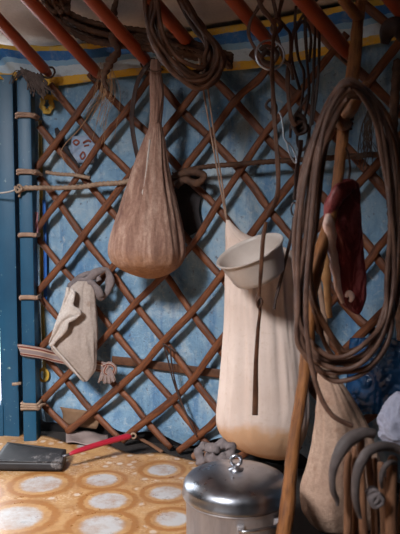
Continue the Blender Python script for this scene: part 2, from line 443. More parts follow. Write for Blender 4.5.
# ------------------------------------------------------------------ tarp lining
aL, aR = ang_of(W(34, 300, 0)), 0.95
def tarp_fn(u, v):
    a = aL + (aR - aL) * u
    s = a * R
    z0 = 0.05 + 0.02 * math.sin(s * 9) + 0.015 * math.sin(s * 23)
    z = z0 + (1.40 - z0) * v
    off = 0.007 * noise.noise(Vector((s * 5, z * 5, 0))) + 0.005 * noise.noise(Vector((s * 16, z * 5, 3)))
    left = max(0.0, 1 - (s - aL * R) / 0.28)
    off += left * 0.008 * math.sin(s * 120 + 3 * noise.noise(Vector((s * 3, z * 2, 1))))
    off += 0.012 * max(0, 1 - z / 0.45) * math.sin(s * 14 + z * 18 + 2 * noise.noise(Vector((s * 3, z * 4, 2)))) + 0.004 * abs(noise.noise(Vector((s * 9 + z * 5, z * 7, 8))))
    return cyl(a, z, min(off, 0.016) - 0.008)
mb = MB().grid(tarp_fn, 220, 90, lambda u, v: (u * 5, v * 1.5))
tarp = mb.build('blue_tarp', M['tarp'])
tag(tarp, 'faded blue tarpaulin lining stretched behind the wooden lattice', 'tarpaulin')
def decal(name, pts_px, m, off=0.008, r=None, closed=False, label=None):
    b = MB().tube([W(x, y, off) for x, y in pts_px], r, 0.0012, normal=inward, seg=8, closed=closed)
    return b.build(name, m, tarp, label=label)
ringp = [(47 + 5 * math.cos(t_ * 2 * PI / 20) + 1.2 * math.sin(t_ * 1.9), 104 + 7.5 * math.sin(t_ * 2 * PI / 20)) for t_ in range(20)]
decal('printed_ring', ringp, M['yellow'], 0.008, 0.0105, True, 'yellow printed ring')
decal('printed_ring', [(60 + 7 * math.cos(t_ * 2 * PI / 20), 92 + 7 * math.sin(t_ * 2 * PI / 20)) for t_ in range(4, 15)], M['yellow'], 0.008, 0.0095, False, 'yellow printed arc')
decal('border_stripe', crom([(40, 120), (41, 190), (41.5, 260), (43, 330), (45, 380)]), M['olive'], 0.008, 0.008, label='olive printed border')
decal('border_stripe', crom([(44, 200), (45, 240), (45.5, 300)]), M['deepblue'], 0.010, 0.007, label='deep blue printed border')
decal('printed_ring', [(43.5 + 4.5 * math.cos(t_ * 2 * PI / 20), 375 + 6 * math.sin(t_ * 2 * PI / 20)) for t_ in range(20)], M['yellow'], 0.010, 0.006, True, 'yellow printed ring')
# printed sticker: pale patch with brown marks
def patch_fn(u, v): return W(69 + 25 * u + 3 * v, 163 - 27 * v, 0.0105)
st = MB().grid(patch_fn, 6, 6).build('sticker', M['paper'], tarp, solid=0.001, label='pale sticker with brown marks')
for pts, r in (([(73, 142), (76, 140), (79, 142), (76, 145), (73, 142)], .0035), ([(83, 143), (88, 140.5), (91, 142)], .004), ([(84, 146), (89, 145)], .003),
               ([(80, 156), (83, 152), (85, 156), (82, 159), (80, 156)], .0035)):
    MB().tube([W(x, y, 0.0125) for x, y in crom(pts, 4)], r, 0.001, normal=inward, seg=6).build('mark', M['redprint'], st)
for pts in ([(60, 409), (95, 405)],):
    pass
def card_fn(u, v): return W(60 + 36 * u + 3 * math.sin(v * 3), 407 + 17 * v + 5 * u, 0.013)
tag(MB().grid(card_fn, 8, 5).build('cardboard_sheet', M['cardboard'], solid=0.003), 'brown cardboard sheet tucked low behind the lattice near the door post', 'cardboard')

# striped strip along the top
bL, bR = ang_of(W(-34, 60, 0)) , 1.0
def band_fn(u, v):
    a = bL + (bR - bL) * u; s = a * R
    z = 1.352 + (ZTOP + 0.03 - 1.352) * v
    left = max(0.0, min(1.0, 1 - (a - bL) / 0.115))
    z += 0.010 * math.sin(s * 7) * (1 - v) + left ** 0.5 * (0.012 * math.sin(s * 30) + 0.045) * (1 - v)
    off = 0.0135 + 0.003 * v + 0.003 * noise.noise(Vector((s * 8, v * 3, 5))) + min(1, left * 3) * (0.05 + 0.022 * math.sin(s * 48 + v * 6))
    return cyl(a, z, off)
tag(MB().grid(band_fn, 200, 18, lambda u, v: (u * 4, v)).build('striped_tarp', M['stripe'], solid=0.002),
    'blue, white and yellow striped strip running along the top of the lattice', 'tarpaulin')

# ------------------------------------------------------------------ lattice
OB, OF = 0.030, 0.049
lat = thing('lattice_wall', 'brown willow lattice wall tied in diamonds over the blue tarp', 'lattice wall', W(215, 455, 0.04))
fwd = [  # rising to the right, on top
    [(35, 170), (54, 145), (76, 116), (98, 84), (104, 75)],
    [(36, 231), (57, 203), (72, 185), (100, 143), (125, 112), (147, 82), (156, 69)],
    [(37, 293), (61, 265), (83, 236), (107, 205), (130, 175), (162, 134), (181, 110), (200, 85), (210, 70)],
    [(40, 348), (70, 316), (98, 283), (113, 267), (148, 220), (184, 169), (209, 136), (235, 101), (259, 79), (271, 63)],
    [(41, 402), (70, 372), (98, 345), (133, 306), (165, 274), (194, 242), (215, 208), (242, 168), (264, 135), (289, 105), (320, 67), (347, 33)],
    [(67, 432), (92, 411), (130, 377), (142, 366), (164, 341), (192, 312), (221, 276), (265, 215), (300, 172), (330, 135), (371, 79), (398, 45), (408, 32)],
    [(122, 441), (133, 431), (172, 400), (193, 379), (217, 346), (265, 285), (320, 225), (362, 180), (382, 158), (412, 122)],
    [(178, 451), (199, 435), (215, 421), (262, 372), (312, 322), (364, 267), (380, 245), (412, 210)],
    [(232, 462), (260, 440), (310, 385), (360, 335), (412, 285)],
    [(320, 455), (368, 418), (412, 386)],
]
bwd = [  # falling to the right, behind
    [(39, 126), (54, 145), (72, 165), (85, 180), (106, 205), (135, 239), (165, 274), (192, 313), (217, 346), (246, 384), (275, 420), (300, 450)],
    [(50, 85), (76, 116), (100, 144), (127, 170), (160, 207), (192, 244), (221, 277), (255, 320), (300, 375), (345, 430)],
    [(39, 177), (62, 207), (83, 237), (111, 272), (133, 302), (164, 341), (193, 379), (216, 409), (248, 447)],
    [(37, 238), (61, 266), (80, 288), (115, 333), (142, 366), (172, 400), (199, 435), (212, 450)],
    [(40, 297), (59, 319), (84, 349), (112, 382), (130, 400), (142, 416), (171, 448)],
    [(39, 351), (53, 366), (70, 385), (92, 411), (119, 438)],
    [(42, 402), (50, 411), (70, 431)],
    [(89, 74), (125, 112), (146, 131), (170, 158), (194, 185), (216, 206), (256, 256), (300, 308), (350, 365), (400, 425)],
    [(146, 70), (166, 91), (181, 110), (209, 137), (243, 174), (271, 212), (300, 247), (350, 310), (378, 336), (410, 378)],
    [(200, 66), (215, 80), (235, 101), (264, 135), (300, 171), (328, 203), (362, 238), (380, 262), (412, 300)],
    [(252, 52), (300, 100), (355, 157), (378, 183), (412, 222)],
    [(305, 20), (350, 63), (412, 124)],
    [(360, 0), (412, 45)],
]
def rod(pts, off, w):
    q = crom([W(x, y, off) for x, y in pts], 6)
    k = rnd(0, 9)
    out = []
    for i, p in enumerate(q):
        p = Vector(p); nn = noise.noise(p * 9 + Vector((k, 0, 0)))
        out.append((p.x, p.y, p.z + 0.003 * nn, 1 + 0.14 * noise.noise(p * 14 + Vector((0, k, 0)))))
    return MB().tube(out, w, 0.0085, normal=inward, seg=10, wob=0.16)
for r_ in bwd: rod(r_, OB, rnd(0.0125, 0.0145)).build('rod', M['rod'], lat)
for r_ in fwd: rod(r_, OF, rnd(0.0125, 0.0145)).build('rod', M['rod'], lat)

# ------------------------------------------------------------------ roof poles
def toward(p, s, lift=0.0):
    """point s metres from p along the roof towards the crown"""
    c = Vector((CX, CY, APEX + (p.z - ZTOP)))
    d = (c - p); L = d.length
    return p + d * (s / L) + Vector((0, 0, lift))
pole_lbl = ['orange roof pole nearest the door, above the blue post', 'orange roof pole ending in the tangle of fibres, second from the left', 'orange roof pole over the neck of the brown sack',
            'orange roof pole mostly hidden behind the hanging rope hank', 'orange roof pole running behind the strap with the steel hoop', 'dark orange roof pole left of the forked wooden pole', 'orange roof pole in the top right corner of the photo']
pole_px = [(49, 74), (101, 77), (151, 66), (200, 56), (272, 46), (352, 58), (425, 40)]
for (x, y), lb in zip(pole_px, pole_lbl):
    p = W(x, y, 0.075)
    pts = [(*toward(p, s), k) for s, k in ((0, 0.62), (0.03, 0.8), (0.09, 0.98), (0.5, 1.0), (1.2, 1.0), (2.25, 0.8))]
    r = thing('roof_pole', lb, 'roof pole', p, 'orange roof poles')
    MB().tube(crom(pts, 6), 0.021, seg=14, wob=0.03).build('shaft', M['pole'], r)
    q = toward(p, 0.012)
    tip = [q + Vector((rnd(-.004, .004), rnd(-.004, .004), 0)) + Vector((0.026 * math.cos(a), 0.012 * math.sin(a), 0.022 * math.sin(a))) for a in [i * PI / 6 for i in range(12)]]
    MB().tube(tip, 0.004, closed=True, seg=6).build('thong', M['leather_dark'], r)

# ------------------------------------------------------------------ ties on the door post
def post_loop(px_y, w, n, m, name, label, cat='tie', group=None, end=None):
    z = at(28, px_y, pY - 0.035).z
    cx_, cy_ = (xl + xr) / 2 + 0.003, pY - 0.004
    hx, hy = (xr - xl) / 2 + 0.008, 0.0405
    b = MB()
    for k in range(n):
        zz = z + (k - (n - 1) / 2) * w * 1.7
        loop = []
        for i in range(28):
            a = 2 * PI * i / 28
            ca, sa = math.cos(a), math.sin(a)
            e = 0.35
            loop.append(Vector((cx_ + hx * math.copysign(abs(ca) ** e, ca), cy_ + hy * math.copysign(abs(sa) ** e, sa), zz + 0.002 * math.sin(3 * a + k))))
        b.tube(loop, w, 0.0035 if n == 1 else w, normal=(lambda p: Vector((p.x - cx_, p.y - cy_, 0)).normalized()), seg=8, closed=True)
    if end:
        e0 = Vector((xr + 0.012, pY - 0.043, z))
        b.tube(crom([e0, (e0 + W(*end, 0.06)) / 2 + Vector((0, -.004, .003)), W(*end, 0.062)], 6), w * (1.2 if n > 1 else 1), 0.004, normal=inward, seg=8)
    o_ = b.build(name, m); tag(o_, label, cat, group)
g = 'ties round the blue door post'
post_loop(115.5, 0.0055, 2, M['strap'], 'post_tie', 'topmost buff tie round the blue door post', group=g, end=(39, 117))
post_loop(172, 0.0055, 2, M['strap'], 'post_tie', 'buff tie round the blue door post, just above the long hemp rope', group=g, end=(42, 175))
post_loop(235, 0.008, 1, M['strap'], 'post_tie', 'buff tie round the blue door post, next below the long hemp rope', group=g, end=(37, 236))
post_loop(297.5, 0.0085, 1, M['strap'], 'post_tie', 'buff tie round the blue door post, level with the neck of the small grey bag', group=g, end=(40, 298))
post_loop(406, 0.0055, 3, M['hemp'], 'post_tie', 'thick grey cord tie lowest on the blue door post', group=g, end=(45, 404))
# striped webbing strap
z = at(28, 352, pY - .035).z
ws = thing('woven_strap', 'striped woven strap from the blue post to a knot beside the small grey bag', 'strap', at(28, 352, pY - 0.05))
pp = [at(21, 350, pY + 0.03), at(21.0, 350, pY - 0.045), at(40, 353, pY - 0.052), W(56, 357, 0.075), W(75, 361, 0.075), W(97, 366, 0.072), W(108, 369, 0.070)]
MB().tube(crom(pp, 6), 0.022, 0.002, normal=inward, seg=14, square=0.6).build('band', M['webbing'], ws)
k = [W(104, 366, 0.078), W(110, 364, 0.088), W(115, 368, 0.084), W(112, 375, 0.08), W(105, 372, 0.088), W(108, 365, 0.084)]
MB().tube(crom(k, 6), 0.009, 0.006, normal=inward, seg=10, wob=0.3).build('knot', M['webbing'], ws)
for i in range(13):
    x = 98.5 + i * 1.4
    MB().tube(crom([W(104 + i * .5, 368, 0.085), W((x + 104 + i * .5) / 2, 374, 0.088), W(x, 382 + rnd(-2, 2), 0.082 + (i % 3) * .004)], 5), 0.0042, 0.0025, normal=inward, seg=6).build('tassel', M['webbing'], ws)
tag(MB().tube(crom([W(112, 360, 0.012), W(140, 363, 0.014), W(175, 368, 0.014), W(222, 374, 0.012)], 8), 0.016, 0.0016, normal=inward, seg=12, square=0.6).build('dark_band', M['leather'], ),
    'flat brown strap running behind the rods right of the striped knot', 'strap')

# hemp rope across
hr = thing('hemp_rope', 'twisted hemp rope tied across the lattice from the blue door post', 'rope', W(60, 187, 0.07))
q = [at(20, 190, pY - 0.045), at(26, 188, pY - 0.05), at(38, 188, pY - 0.05), W(55, 188, 0.068), W(80, 187, 0.066), W(100, 184, 0.066), W(118, 183, 0.066), W(135, 180, 0.066)]
MB().tube(crom(q, 26), 0.0085, seg=12, lobes=3, lobe=0.28, twist=130).build('cord', M['hemp'], hr)
kp = [at(16, 190, pY - 0.04), at(19, 185, pY - .055), at(22, 189, pY - .06), at(17, 192, pY - .06), at(15, 187, pY - .05), at(20, 190, pY - .05), at(19, 197, pY - .045)]
MB().tube(crom(kp, 6), 0.0045, seg=8).build('knot', M['hemp'], hr)
MB().tube(crom([at(17, 189, pY - .05), at(8, 192, pY - .05), at(-8, 194, pY - .02)], 6), 0.003, seg=6).build('white_cord', M['pale_cloth'], hr, label='thin white cord')
tag(MB().tube(crom([W(46, 172, 0.072), W(58, 174, 0.070), W(74, 175, 0.068), W(90, 178, 0.066)], 20), 0.0065, seg=10, lobes=3, lobe=0.28, twist=150).build('hemp_rope', M['hemp']),
    'short hemp cord just above the long rope, leading from the post', 'rope')
tag(MB().tube(crom([W(178, 172, 0.073), W(205, 167, 0.073), W(240, 164, 0.073), W(280, 161, 0.073), W(330, 158, 0.073), W(405, 152, 0.073)], 20), 0.008, seg=10, lobes=3, lobe=0.28, twist=120).build('hemp_rope', M['rope_dark']),
    'dark twisted rope tied level across the lattice above the cream sack', 'rope')

# ------------------------------------------------------------------ sacks
def sack_rings(rows, Yof, tb, folds, amp, n=72, per=7, seed=0, tmin=0.0, lump=0.02):
    """rows (y, xl, xr[, depth ratio]) of the bag outline -> rounded rings with gathered folds"""
    rows = [r if len(r) == 4 else (*r, tb) for r in rows]
    q = crom(rows, per); rings = []; uvs = []
    L = 0
    for i, (y, a, b, k) in enumerate(q):
        c = at((a + b) / 2, y, Yof); dist = (c - CAM).dot(FWD)
        hw = max((b - a) / 2, 0.3) / F * dist; th = max(hw * k, tmin)
        ring = []
        v = i / (len(q) - 1)
        if i: L += (c - prev).length
        prev = c
        for j in range(n):
            t_ = 2 * PI * j / n
            f = 0
            for (nf, ph, sl) in folds:
                kk = nf / 5.0
                f += 1 - 2.6 * abs(noise.noise(Vector((math.cos(t_ + sl * v * 0.25) * kk, math.sin(t_ + sl * v * 0.25) * kk, v * 1.6 + ph * 3 + seed))))
            am = amp(v) if callable(amp) else amp
            s = 1 + am * f / len(folds) * (0.25 + 0.75 * abs(math.sin(t_))) + lump * noise.noise(Vector((math.cos(t_) * 2, math.sin(t_) * 2, v * 6 + seed))) + 0.5 * lump * noise.noise(Vector((math.cos(t_) * 4, math.sin(t_) * 4, v * 22 + seed)))
            pt_ = c + Vector((hw * s * math.cos(t_), th * s * math.sin(t_), 0)); pt_.z = max(pt_.z, 0.003)
            ring.append(pt_)
            uvs.append((j / n * 2 * PI * 0.1, L))
        rings.append(ring)
    return rings, uvs

# brown sack
bs = thing('cloth_sack', 'full brown cloth sack hanging by its gathered neck from the roof', 'sack', W(148, 278, 0.2))
YB = W(150, 200, 0.20).y
rows = [(122, 149.5, 161, .9), (130, 148, 162.5, .9), (142, 142.5, 165, .8), (160, 135.5, 167.5, .75), (182, 128, 171.5, .75), (205, 120.5, 177, .75), (228, 113, 182.5, .78), (244, 109, 185, .8),
        (255, 109, 185, .8), (264, 114, 181.5, .78), (271, 124, 174, .7), (276, 136, 164, .6), (278.5, 146, 156, .5)]
r_, u_ = sack_rings(rows, YB, .8, [(13, 0, 1.0), (30, 2, -1.5), (20, 1, 0.6)], lambda v: 0.26 * (1 - v) ** 1.1 * min(1, v * 4 + 0.5) + 0.012, n=120, per=8)
MB().rings(r_, u_).build('bag', M['brown_cloth'], bs)
rows = [(60, 151, 160), (72, 150, 161), (90, 150, 163.5), (106, 150.5, 163), (124, 149.5, 161)]
r_, u_ = sack_rings(rows, YB, .9, [(14, 0, 1.0), (24, 2, -1.5)], 0.3, n=72, per=8)
MB().rings(r_, u_).build('neck', M['brown_cloth'], bs)
# seam ridge with frayed edge
sp = [(150, 140), (147, 165), (143.5, 190), (140, 212), (136.5, 235), (132, 250)]
pts = []
for i, (x, y, k) in enumerate(crom([(x, y, 0) for x, y in sp], 10)):
    w_ = (y - 122) / (255 - 122)
    hwp = 6 + 32 * w_
    cxp = 155.5 - 8.5 * w_
    s_ = max(-1, min(1, (x - cxp) / hwp))
    c = at(cxp, y, YB); hw = hwp / F * YB
    pts.append(at(x, y, YB - hw * .8 * math.sqrt(max(0, 1 - s_ * s_)) * 0.97 - 0.004))
MB().tube(pts, 0.0035, 0.006, normal=(0, -1, 0), seg=8, wob=0.6).build('seam', M['pale_cloth'], bs, label='pale frayed seam')
MB().tube(crom([at(150, 70, YB - .03), at(155, 71.5, YB - .032), at(162, 70, YB - .02), at(162, 69, YB + .02), at(155, 69, YB + .03), at(149, 69, YB + .02), at(149, 71, YB - .025)], 5), 0.003, seg=6).build('neck_tie', M['rope_dark'], bs)

# cream sack
YC = W(262, 340, 0.19).y
cs = thing('cloth_sack', 'tall cream cotton sack with a damp ochre bottom hanging behind the white bowl', 'sack', at(262, 458, YC))
rows = [(220, 226, 229.5, .9), (228, 225.5, 237, .8), (236, 225.5, 250, .6), (244, 226, 274, .42), (252, 226, 292, .42), (270, 226, 297, .45), (295, 225.5, 300, .5), (330, 224, 303, .55), (365, 221.5, 306, .58), (400, 218, 309, .6),
        (422, 216.5, 308, .6), (436, 222, 305, .58), (447, 235, 301, .52), (455, 254, 296, .45), (459, 270, 289, .35)]
r_, u_ = sack_rings(rows, YC, .55, [(14, 0, 1.0), (24, 1, -2)], lambda v: 0.10 * (1 - v) + 0.05 * math.sin(PI * min(1, v)) + 0.004, n=140, per=8, seed=4)
MB().rings(r_, u_).build('bag', M['cream_cloth'], cs)
for dx in (0, 3):
    MB().tube(crom([at(227, 223, YC), at(220 + dx * .8, 185, YC + 0.01), at(212 + dx, 140, YC + 0.02), at(203 + dx * 1.6, 88, YC + 0.03), at(199 + dx * 1.6, 58, YC + 0.03)], 8), 0.0028, seg=6).build('string', M['strap'], cs)

# small grey bag
gb = thing('cloth_bag', 'small grey cotton bag with a folded pale edge tied to a lattice rod', 'bag', W(80, 380, 0.12))
YG = W(80, 330, 0.125).y
rows = [(281, 78, 93, .5), (288, 71, 94.5, .45), (300, 68, 95.5, .42), (315, 63, 96.5, .42), (330, 56, 97, .45), (341, 51, 97, .45), (350, 53, 97, .45), (360, 61, 96.5, .42), (370, 71, 95.5, .38), (378, 80, 90, .32), (381.5, 83.5, 87, .3)]
r_, u_ = sack_rings(rows, YG, .45, [(9, 0, 1.5), (16, 2, -2)], lambda v: 0.16 * (1 - v) + 0.05, n=90, per=9, seed=9, lump=0.05)
MB().rings(r_, u_).build('bag', M['grey_cloth'], gb)
flL = crom([(67, 287, .036), (64, 299, .042), (60, 311, .044), (55, 325, .042), (49, 343, .036)], 8)
flR = crom([(71, 289, .044), (74, 303, .050), (78, 315, .052), (67, 325, .052), (53, 346, .044)], 8)
def flap_fn(u, v):
    k = v * (len(flL) - 1); i0 = min(int(k), len(flL) - 2); f = k - i0
    l = [a_ + (b_ - a_) * f for a_, b_ in zip(flL[i0], flL[i0 + 1])]; r = [a_ + (b_ - a_) * f for a_, b_ in zip(flR[i0], flR[i0 + 1])]
    x = l[0] + (r[0] - l[0]) * u; y = l[1] + (r[1] - l[1]) * u; d_ = l[2] + (r[2] - l[2]) * u
    x += 2.2 * math.sin(v * 17) * u; d_ += 0.006 * math.sin(u * 7 + v * 9) + 0.004 * noise.noise(Vector((u * 4, v * 9, 1))) + 0.012 * u * math.sin(v * PI)
    return at(x, y, YG - d_)
MB().grid(flap_fn, 12, 30).build('flap', M['pale_cloth'], gb, solid=0.004, label='pale folded edge')
MB().tube([(*Vector(flap_fn(1.0, i / 30)), 1 + .4 * math.sin(i * 1.1)) for i in range(31)], 0.0055, 0.0045, normal=(0.5, -1, 0), seg=8, wob=.5).build('hem', M['pale_cloth'], gb, label='pale rolled hem')
MB().tube([at(x, y, YG - .045 + .02 * t_) for x, y, t_ in crom([(51, 344, 0), (58, 352, 0), (68, 363, 0), (77, 374, 0), (84, 381, 1)], 6)], 0.004, 0.004, seg=8, wob=0.5).build('hem', M['pale_cloth'], gb, label='pale hem')
kn = [(70, 288), (78, 281), (88, 279), (97, 272), (106, 270), (110, 279), (107, 292), (100, 297), (97, 288), (90, 282), (82, 288)]
MB().tube([(*W(x, y, 0.098 + 0.022 * math.sin(i * .13)), 1 + .25 * math.sin(i * .4)) for i, (x, y) in enumerate(crom(kn, 7))], 0.014, 0.010, normal=inward, seg=10, wob=0.45).build('tie', M['grey_rag'], gb, label='twisted grey rag tie')
MB().tube([(*W(x, y, 0.105), 1) for i, (x, y) in enumerate(crom([(76, 281), (86, 274), (95, 275), (99, 281)], 7))], 0.011, 0.010, normal=inward, seg=10, wob=0.45).build('tie', M['grey_rag'], gb, label='twisted grey rag tie')

# burlap sack standing bottom right
YS = 1.74
bu = thing('burlap_sack', 'slumped tan burlap sack standing behind the wooden sticks', 'sack', at(340, 533, YS))
rows = [(362, 319, 328, .8), (372, 318, 334, .7), (388, 317, 346, .6), (405, 316, 357, .55), (425, 315, 368, .5), (445, 312, 376, .5), (470, 306, 382, .5), (489, 301, 385, .5), (508, 303, 384, .5), (522, 310, 377, .45), (530, 320, 366, .4), (532.5, 332, 352, .3)]
r_, u_ = sack_rings(rows, YS, .5, [(12, 0, 2.0), (20, 2, -1)], lambda v: 0.16 * (1 - v) + 0.04, n=110, per=12, seed=2, lump=0.06)
MB().rings(r_, u_).build('bag', M['burlap'], bu)
MB().tube(crom([at(318, 368, YS - .05), at(326, 370, YS - .055), at(334, 367, YS - .02), at(328, 364, YS + .04), at(318, 365, YS + .02), at(317, 368, YS - .04)], 5), 0.005, seg=8).build('tie', M['hemp'], bu)

# pale cloth at the right edge
r_, u_ = sack_rings([(392, 396, 402, .8), (400, 389, 412, .7), (415, 381, 424, .7), (430, 379, 428, .7), (442, 384, 424, .6), (450, 392, 412, .5)], 1.45, .7, [(9, 0, 3), (16, 1, -4)], 0.22, n=80, per=10, lump=0.16)
tag(MB().rings(r_, u_).build('cloth_bundle', M['white_cloth']), 'bluish white cloth bundle cut off by the right edge of the photo', 'cloth')

# ------------------------------------------------------------------ white bowl
from mathutils import Matrix
YBW = YC - 0.20
bc = at(250, 251.5, YBW)
axis = Vector((-0.40, -0.26, 0.90)).normalized()
xax = Vector((0.92, 0.0, 0.40)); xax = (xax - axis * xax.dot(axis)).normalized(); yax = axis.cross(xax)
Mx = Matrix.Translation(bc) @ Matrix((xax, yax, axis)).transposed().to_4x4()
rr = 35.5 / F * YBW
prof = [(0.002, -0.079), (rr * .70, -0.079), (rr * .76, -0.075), (rr * .80, -0.064), (rr * .88, -0.03), (rr * .945, -0.004), (rr * .95, -0.001), (rr * 1.0, 0.0), (rr * 1.015, 0.003), (rr * 1.0, 0.0055), (rr * .94, 0.004),
        (rr * .92, -0.004), (rr * .85, -0.031), (rr * .77, -0.064), (rr * .70, -0.071), (0.002, -0.0735)]
bw = MB(); bw.lathe(prof, 64, Mx)
tag(bw.build('plastic_bowl', M['plastic'], flat_angle=70), 'white plastic bowl hanging tilted in front of the cream sack', 'bowl')

# ------------------------------------------------------------------ cooking pot
pc = at(236, 485, 1.60); px0, py0 = pc.x, 1.60
rp = 52.5 / F * 1.66
zr = pc.z
Z0 = 0.0055
pt = thing('cooking_pot', 'round aluminium cooking pot with shiny lid in front of the cream sack', 'pot', (px0, py0, 0))
Mp = Matrix.Translation((px0, py0, 0))
def lathe(prof, name, m, parent, seg=72, lab=None):
    return MB().lathe(prof, seg, Mp).build(name, m, parent, flat_angle=50, label=lab)
lathe([(0.002, Z0), (rp * .86, Z0), (rp * .92, 0.013), (rp * .935, 0.03), (rp * .94, zr - 0.036), (rp * .97, zr - 0.03), (rp * .985, zr - 0.026), (rp * .97, zr - 0.022), (0.002, zr - 0.022)], 'body', M['alu_dull'], pt)
lid = lathe([(0.002, zr - 0.020), (rp * .985, zr - 0.021), (rp * 1.015, zr - 0.020), (rp * 1.02, zr - 0.016), (rp * 1.0, zr - 0.011), (rp * .995, zr + 0.002), (rp * .975, zr + 0.010), (rp * .92, zr + 0.019), (rp * .80, zr + 0.027), (rp * .6, zr + 0.034), (rp * .3, zr + 0.039), (0.002, zr + 0.040)], 'lid', M['alu'], pt)
zk = zr + 0.039
kb = MB().lathe([(0.002, zk), (0.019, zk), (0.019, zk + 0.003), (0.008, zk + 0.006), (0.005, zk + 0.012), (0.002, zk + 0.013)], 32, Mp); kb.build('knob_base', M['steel'], lid)
ringk = [Vector((px0 + 0.0125 * math.cos(a), py0, zk + 0.023 + 0.0125 * math.sin(a))) for a in [i * 2 * PI / 24 for i in range(24)]]
MB().tube(ringk, 0.0042, closed=True, seg=10).build('knob_ring', M['steel'], lid)
def onpot(px, z, r):
    a0 = at(px, 500, 1.5).x
    s_ = (a0 - px0) / r; s_ = max(-.98, min(.98, s_))
    return Vector((px0 + r * s_, py0 - r * math.sqrt(1 - s_ * s_), z))
zh = zr - 0.052
MB().tube(crom([onpot(239, zh - .006, rp * .95), onpot(240, zh, rp * 1.06), onpot(247, zh + .002, rp * 1.1), onpot(260, zh + .003, rp * 1.1), onpot(272, zh + .002, rp * 1.1), onpot(278, zh, rp * 1.06), onpot(279, zh - .005, rp * .95)], 5), 0.0042, seg=8).build('handle', M['steel'], pt)
for x in (240, 278):
    c = onpot(x, zh - 0.002, rp * .965)
    MB().box(c, 0.018, 0.012, 0.022, 0, 0.003).build('lug', M['alu_dull'], pt)

# ------------------------------------------------------------------ oilcloth on the floor
def oil_fn(u, v):
    a0 = ang_of(W(-60, 440, 0)); a1 = 0.80
    s = (a0 + (a1 - a0) * u) * R
    back = 0.018 + 0.074 * min(1.0, u * 1.6) + 0.010 * math.sin(s * 5 + 1) + 0.012 * math.sin(s * 13)
    r = R - back - 1.55 * v
    a = a0 + (min(a1, math.asin(min(0.99, 1.53 / r))) - a0) * u
    p = cyl(a, 0, R - r)
    lf = math.exp(-((p - floor_at(84, 444)).length / 0.13) ** 2)
    z = 0.002 + 0.0008 * (1 + noise.noise(Vector((p.x * 9, p.y * 9, 0)))) + max(0, 1 - v / 0.05) * (0.010 * math.sin(s * 9 + 2) ** 2)
    return Vector((p.x, p.y, z))
nu, nv = 150, 90
mb = MB(); mb.grid(oil_fn, nu, nv)
mb.uv = [(p.x, p.y) for p in mb.v]
tag(mb.build('oilcloth', M['oilcloth'], solid=0.002), 'yellow oilcloth printed with pale circles spread over the floor', 'oilcloth')

def curl_fn(u, v):
    p = floor_at(66 + 42 * u, 447 - 9 * v + 2 * u)
    return Vector((p.x, p.y, 0.016 + 0.016 * (v ** 1.5) * (1 - 0.5 * u) + 0.004 * math.sin(u * 9 + v * 3)))
tag(MB().grid(curl_fn, 20, 8).build('plastic_sheet', M['grey_plastic'], solid=0.002), 'curled scrap of grey plastic sheet at the back of the oilcloth behind the red handle', 'plastic sheet')
def crumple_fn(u, v):
    x = 350 + 62 * u - 6 * v; y = 338 + 76 * v
    return W(x, y, 0.085 + 0.04 * math.sin(PI * u) * math.sin(PI * v) + 0.022 * abs(noise.noise(Vector((u * 5, v * 5, 3)))) + 0.012 * abs(noise.noise(Vector((u * 12, v * 12, 6)))))
tag(MB().grid(crumple_fn, 44, 44).build('plastic_bundle', M['blue_plastic'], solid=0.002), 'crumpled shiny dark blue plastic behind the bottom of the lasso loops', 'plastic sheet')

# ------------------------------------------------------------------ dustpan
def onfl(px, py, z):
    d = ray(px, py); return CAM + d * ((z - H) / d.z)
A = onfl(1, 470, .009); B = onfl(62, 471, .009); Cc = onfl(66, 457, .009); D = onfl(6, 451, .009)
hgt = 0.048
dp = thing('dustpan', 'black metal dustpan with a long red handle lying on the oilcloth', 'dustpan', (A + B + Cc + D) / 4)
def q3(a, b, t_): return a + (b - a) * t_
up = Vector((0, 0, 1))
b = MB()
DA, DB, DC, DD = [onfl(x, y, .0095) for x, y in ((-6, 470), (62, 471), (66, 460), (8, 456))]
top = [DA + up * 0.020, DB + up * 0.028, DC + up * 0.046, DD + up * 0.046]
bot = [DA, DB, DC, DD]
# hood: a shallow closed scoop, wedge shaped with rounded top
def pan_surface(u, v):
    lo = q3(q3(DA, DB, u), q3(DD, DC, u), v)
    ridge = 0.027 + (0.022 - 0.012 * u) * v - 0.004 * math.sin(u * PI) 
    return lo + up * (ridge + 0.006 * math.sin(v * PI))
nU, nV = 18, 8
b.grid(pan_surface, nU, nV)
b.build('hood', M['pan'], dp, solid=0.003)
b = MB(); b.grid(lambda u, v: q3(q3(DA, DB, u), q3(DD, DC, u), v) + up * 0.001, 8, 4); b.build('tray', M['pan'], dp, solid=0.002)
b = MB()
for (p, q, e0, e1) in ((DA, DB, .027, .027), (DB, DC, .027, .037), (DC, DD, .037, .049), (DD, DA, .049, .027)):
    b.grid(lambda u, v, p=p, q=q, e0=e0, e1=e1: q3(p, q, u) + up * (0.001 + (e0 + (e1 - e0) * u) * v), 10, 3)
b.build('wall', M['pan'], dp, solid=0.003)
b = MB().tube([DA + up * 0.0295, DB + up * 0.0295], 0.0035, seg=8); b.build('rim', M['pan'], dp)
h0 = onfl(64, 462, .035); 
hs = at(66, 455.5, h0.y + 0.0); he = W(130, 437, 0.15)
wire = crom([hs + Vector((-.01, .0, -.004)), hs, q3(hs, he, .12), q3(hs, he, .22)], 5)
MB().tube([(*p[:3], 1) for p in wire], 0.005, seg=8).build('handle_stem', M['iron'], dp)
hp = [(*q3(hs, he, t_), k) for t_, k in ((.05, .55), (.12, .8), (.3, 1.0), (.6, 1.05), (.9, 1.15), (.98, 1.1), (1.0, .7))]
hp = [(p[0], p[1], p[2] + 0.006 * math.sin(PI * i / 6), p[3]) for i, p in enumerate(hp)]
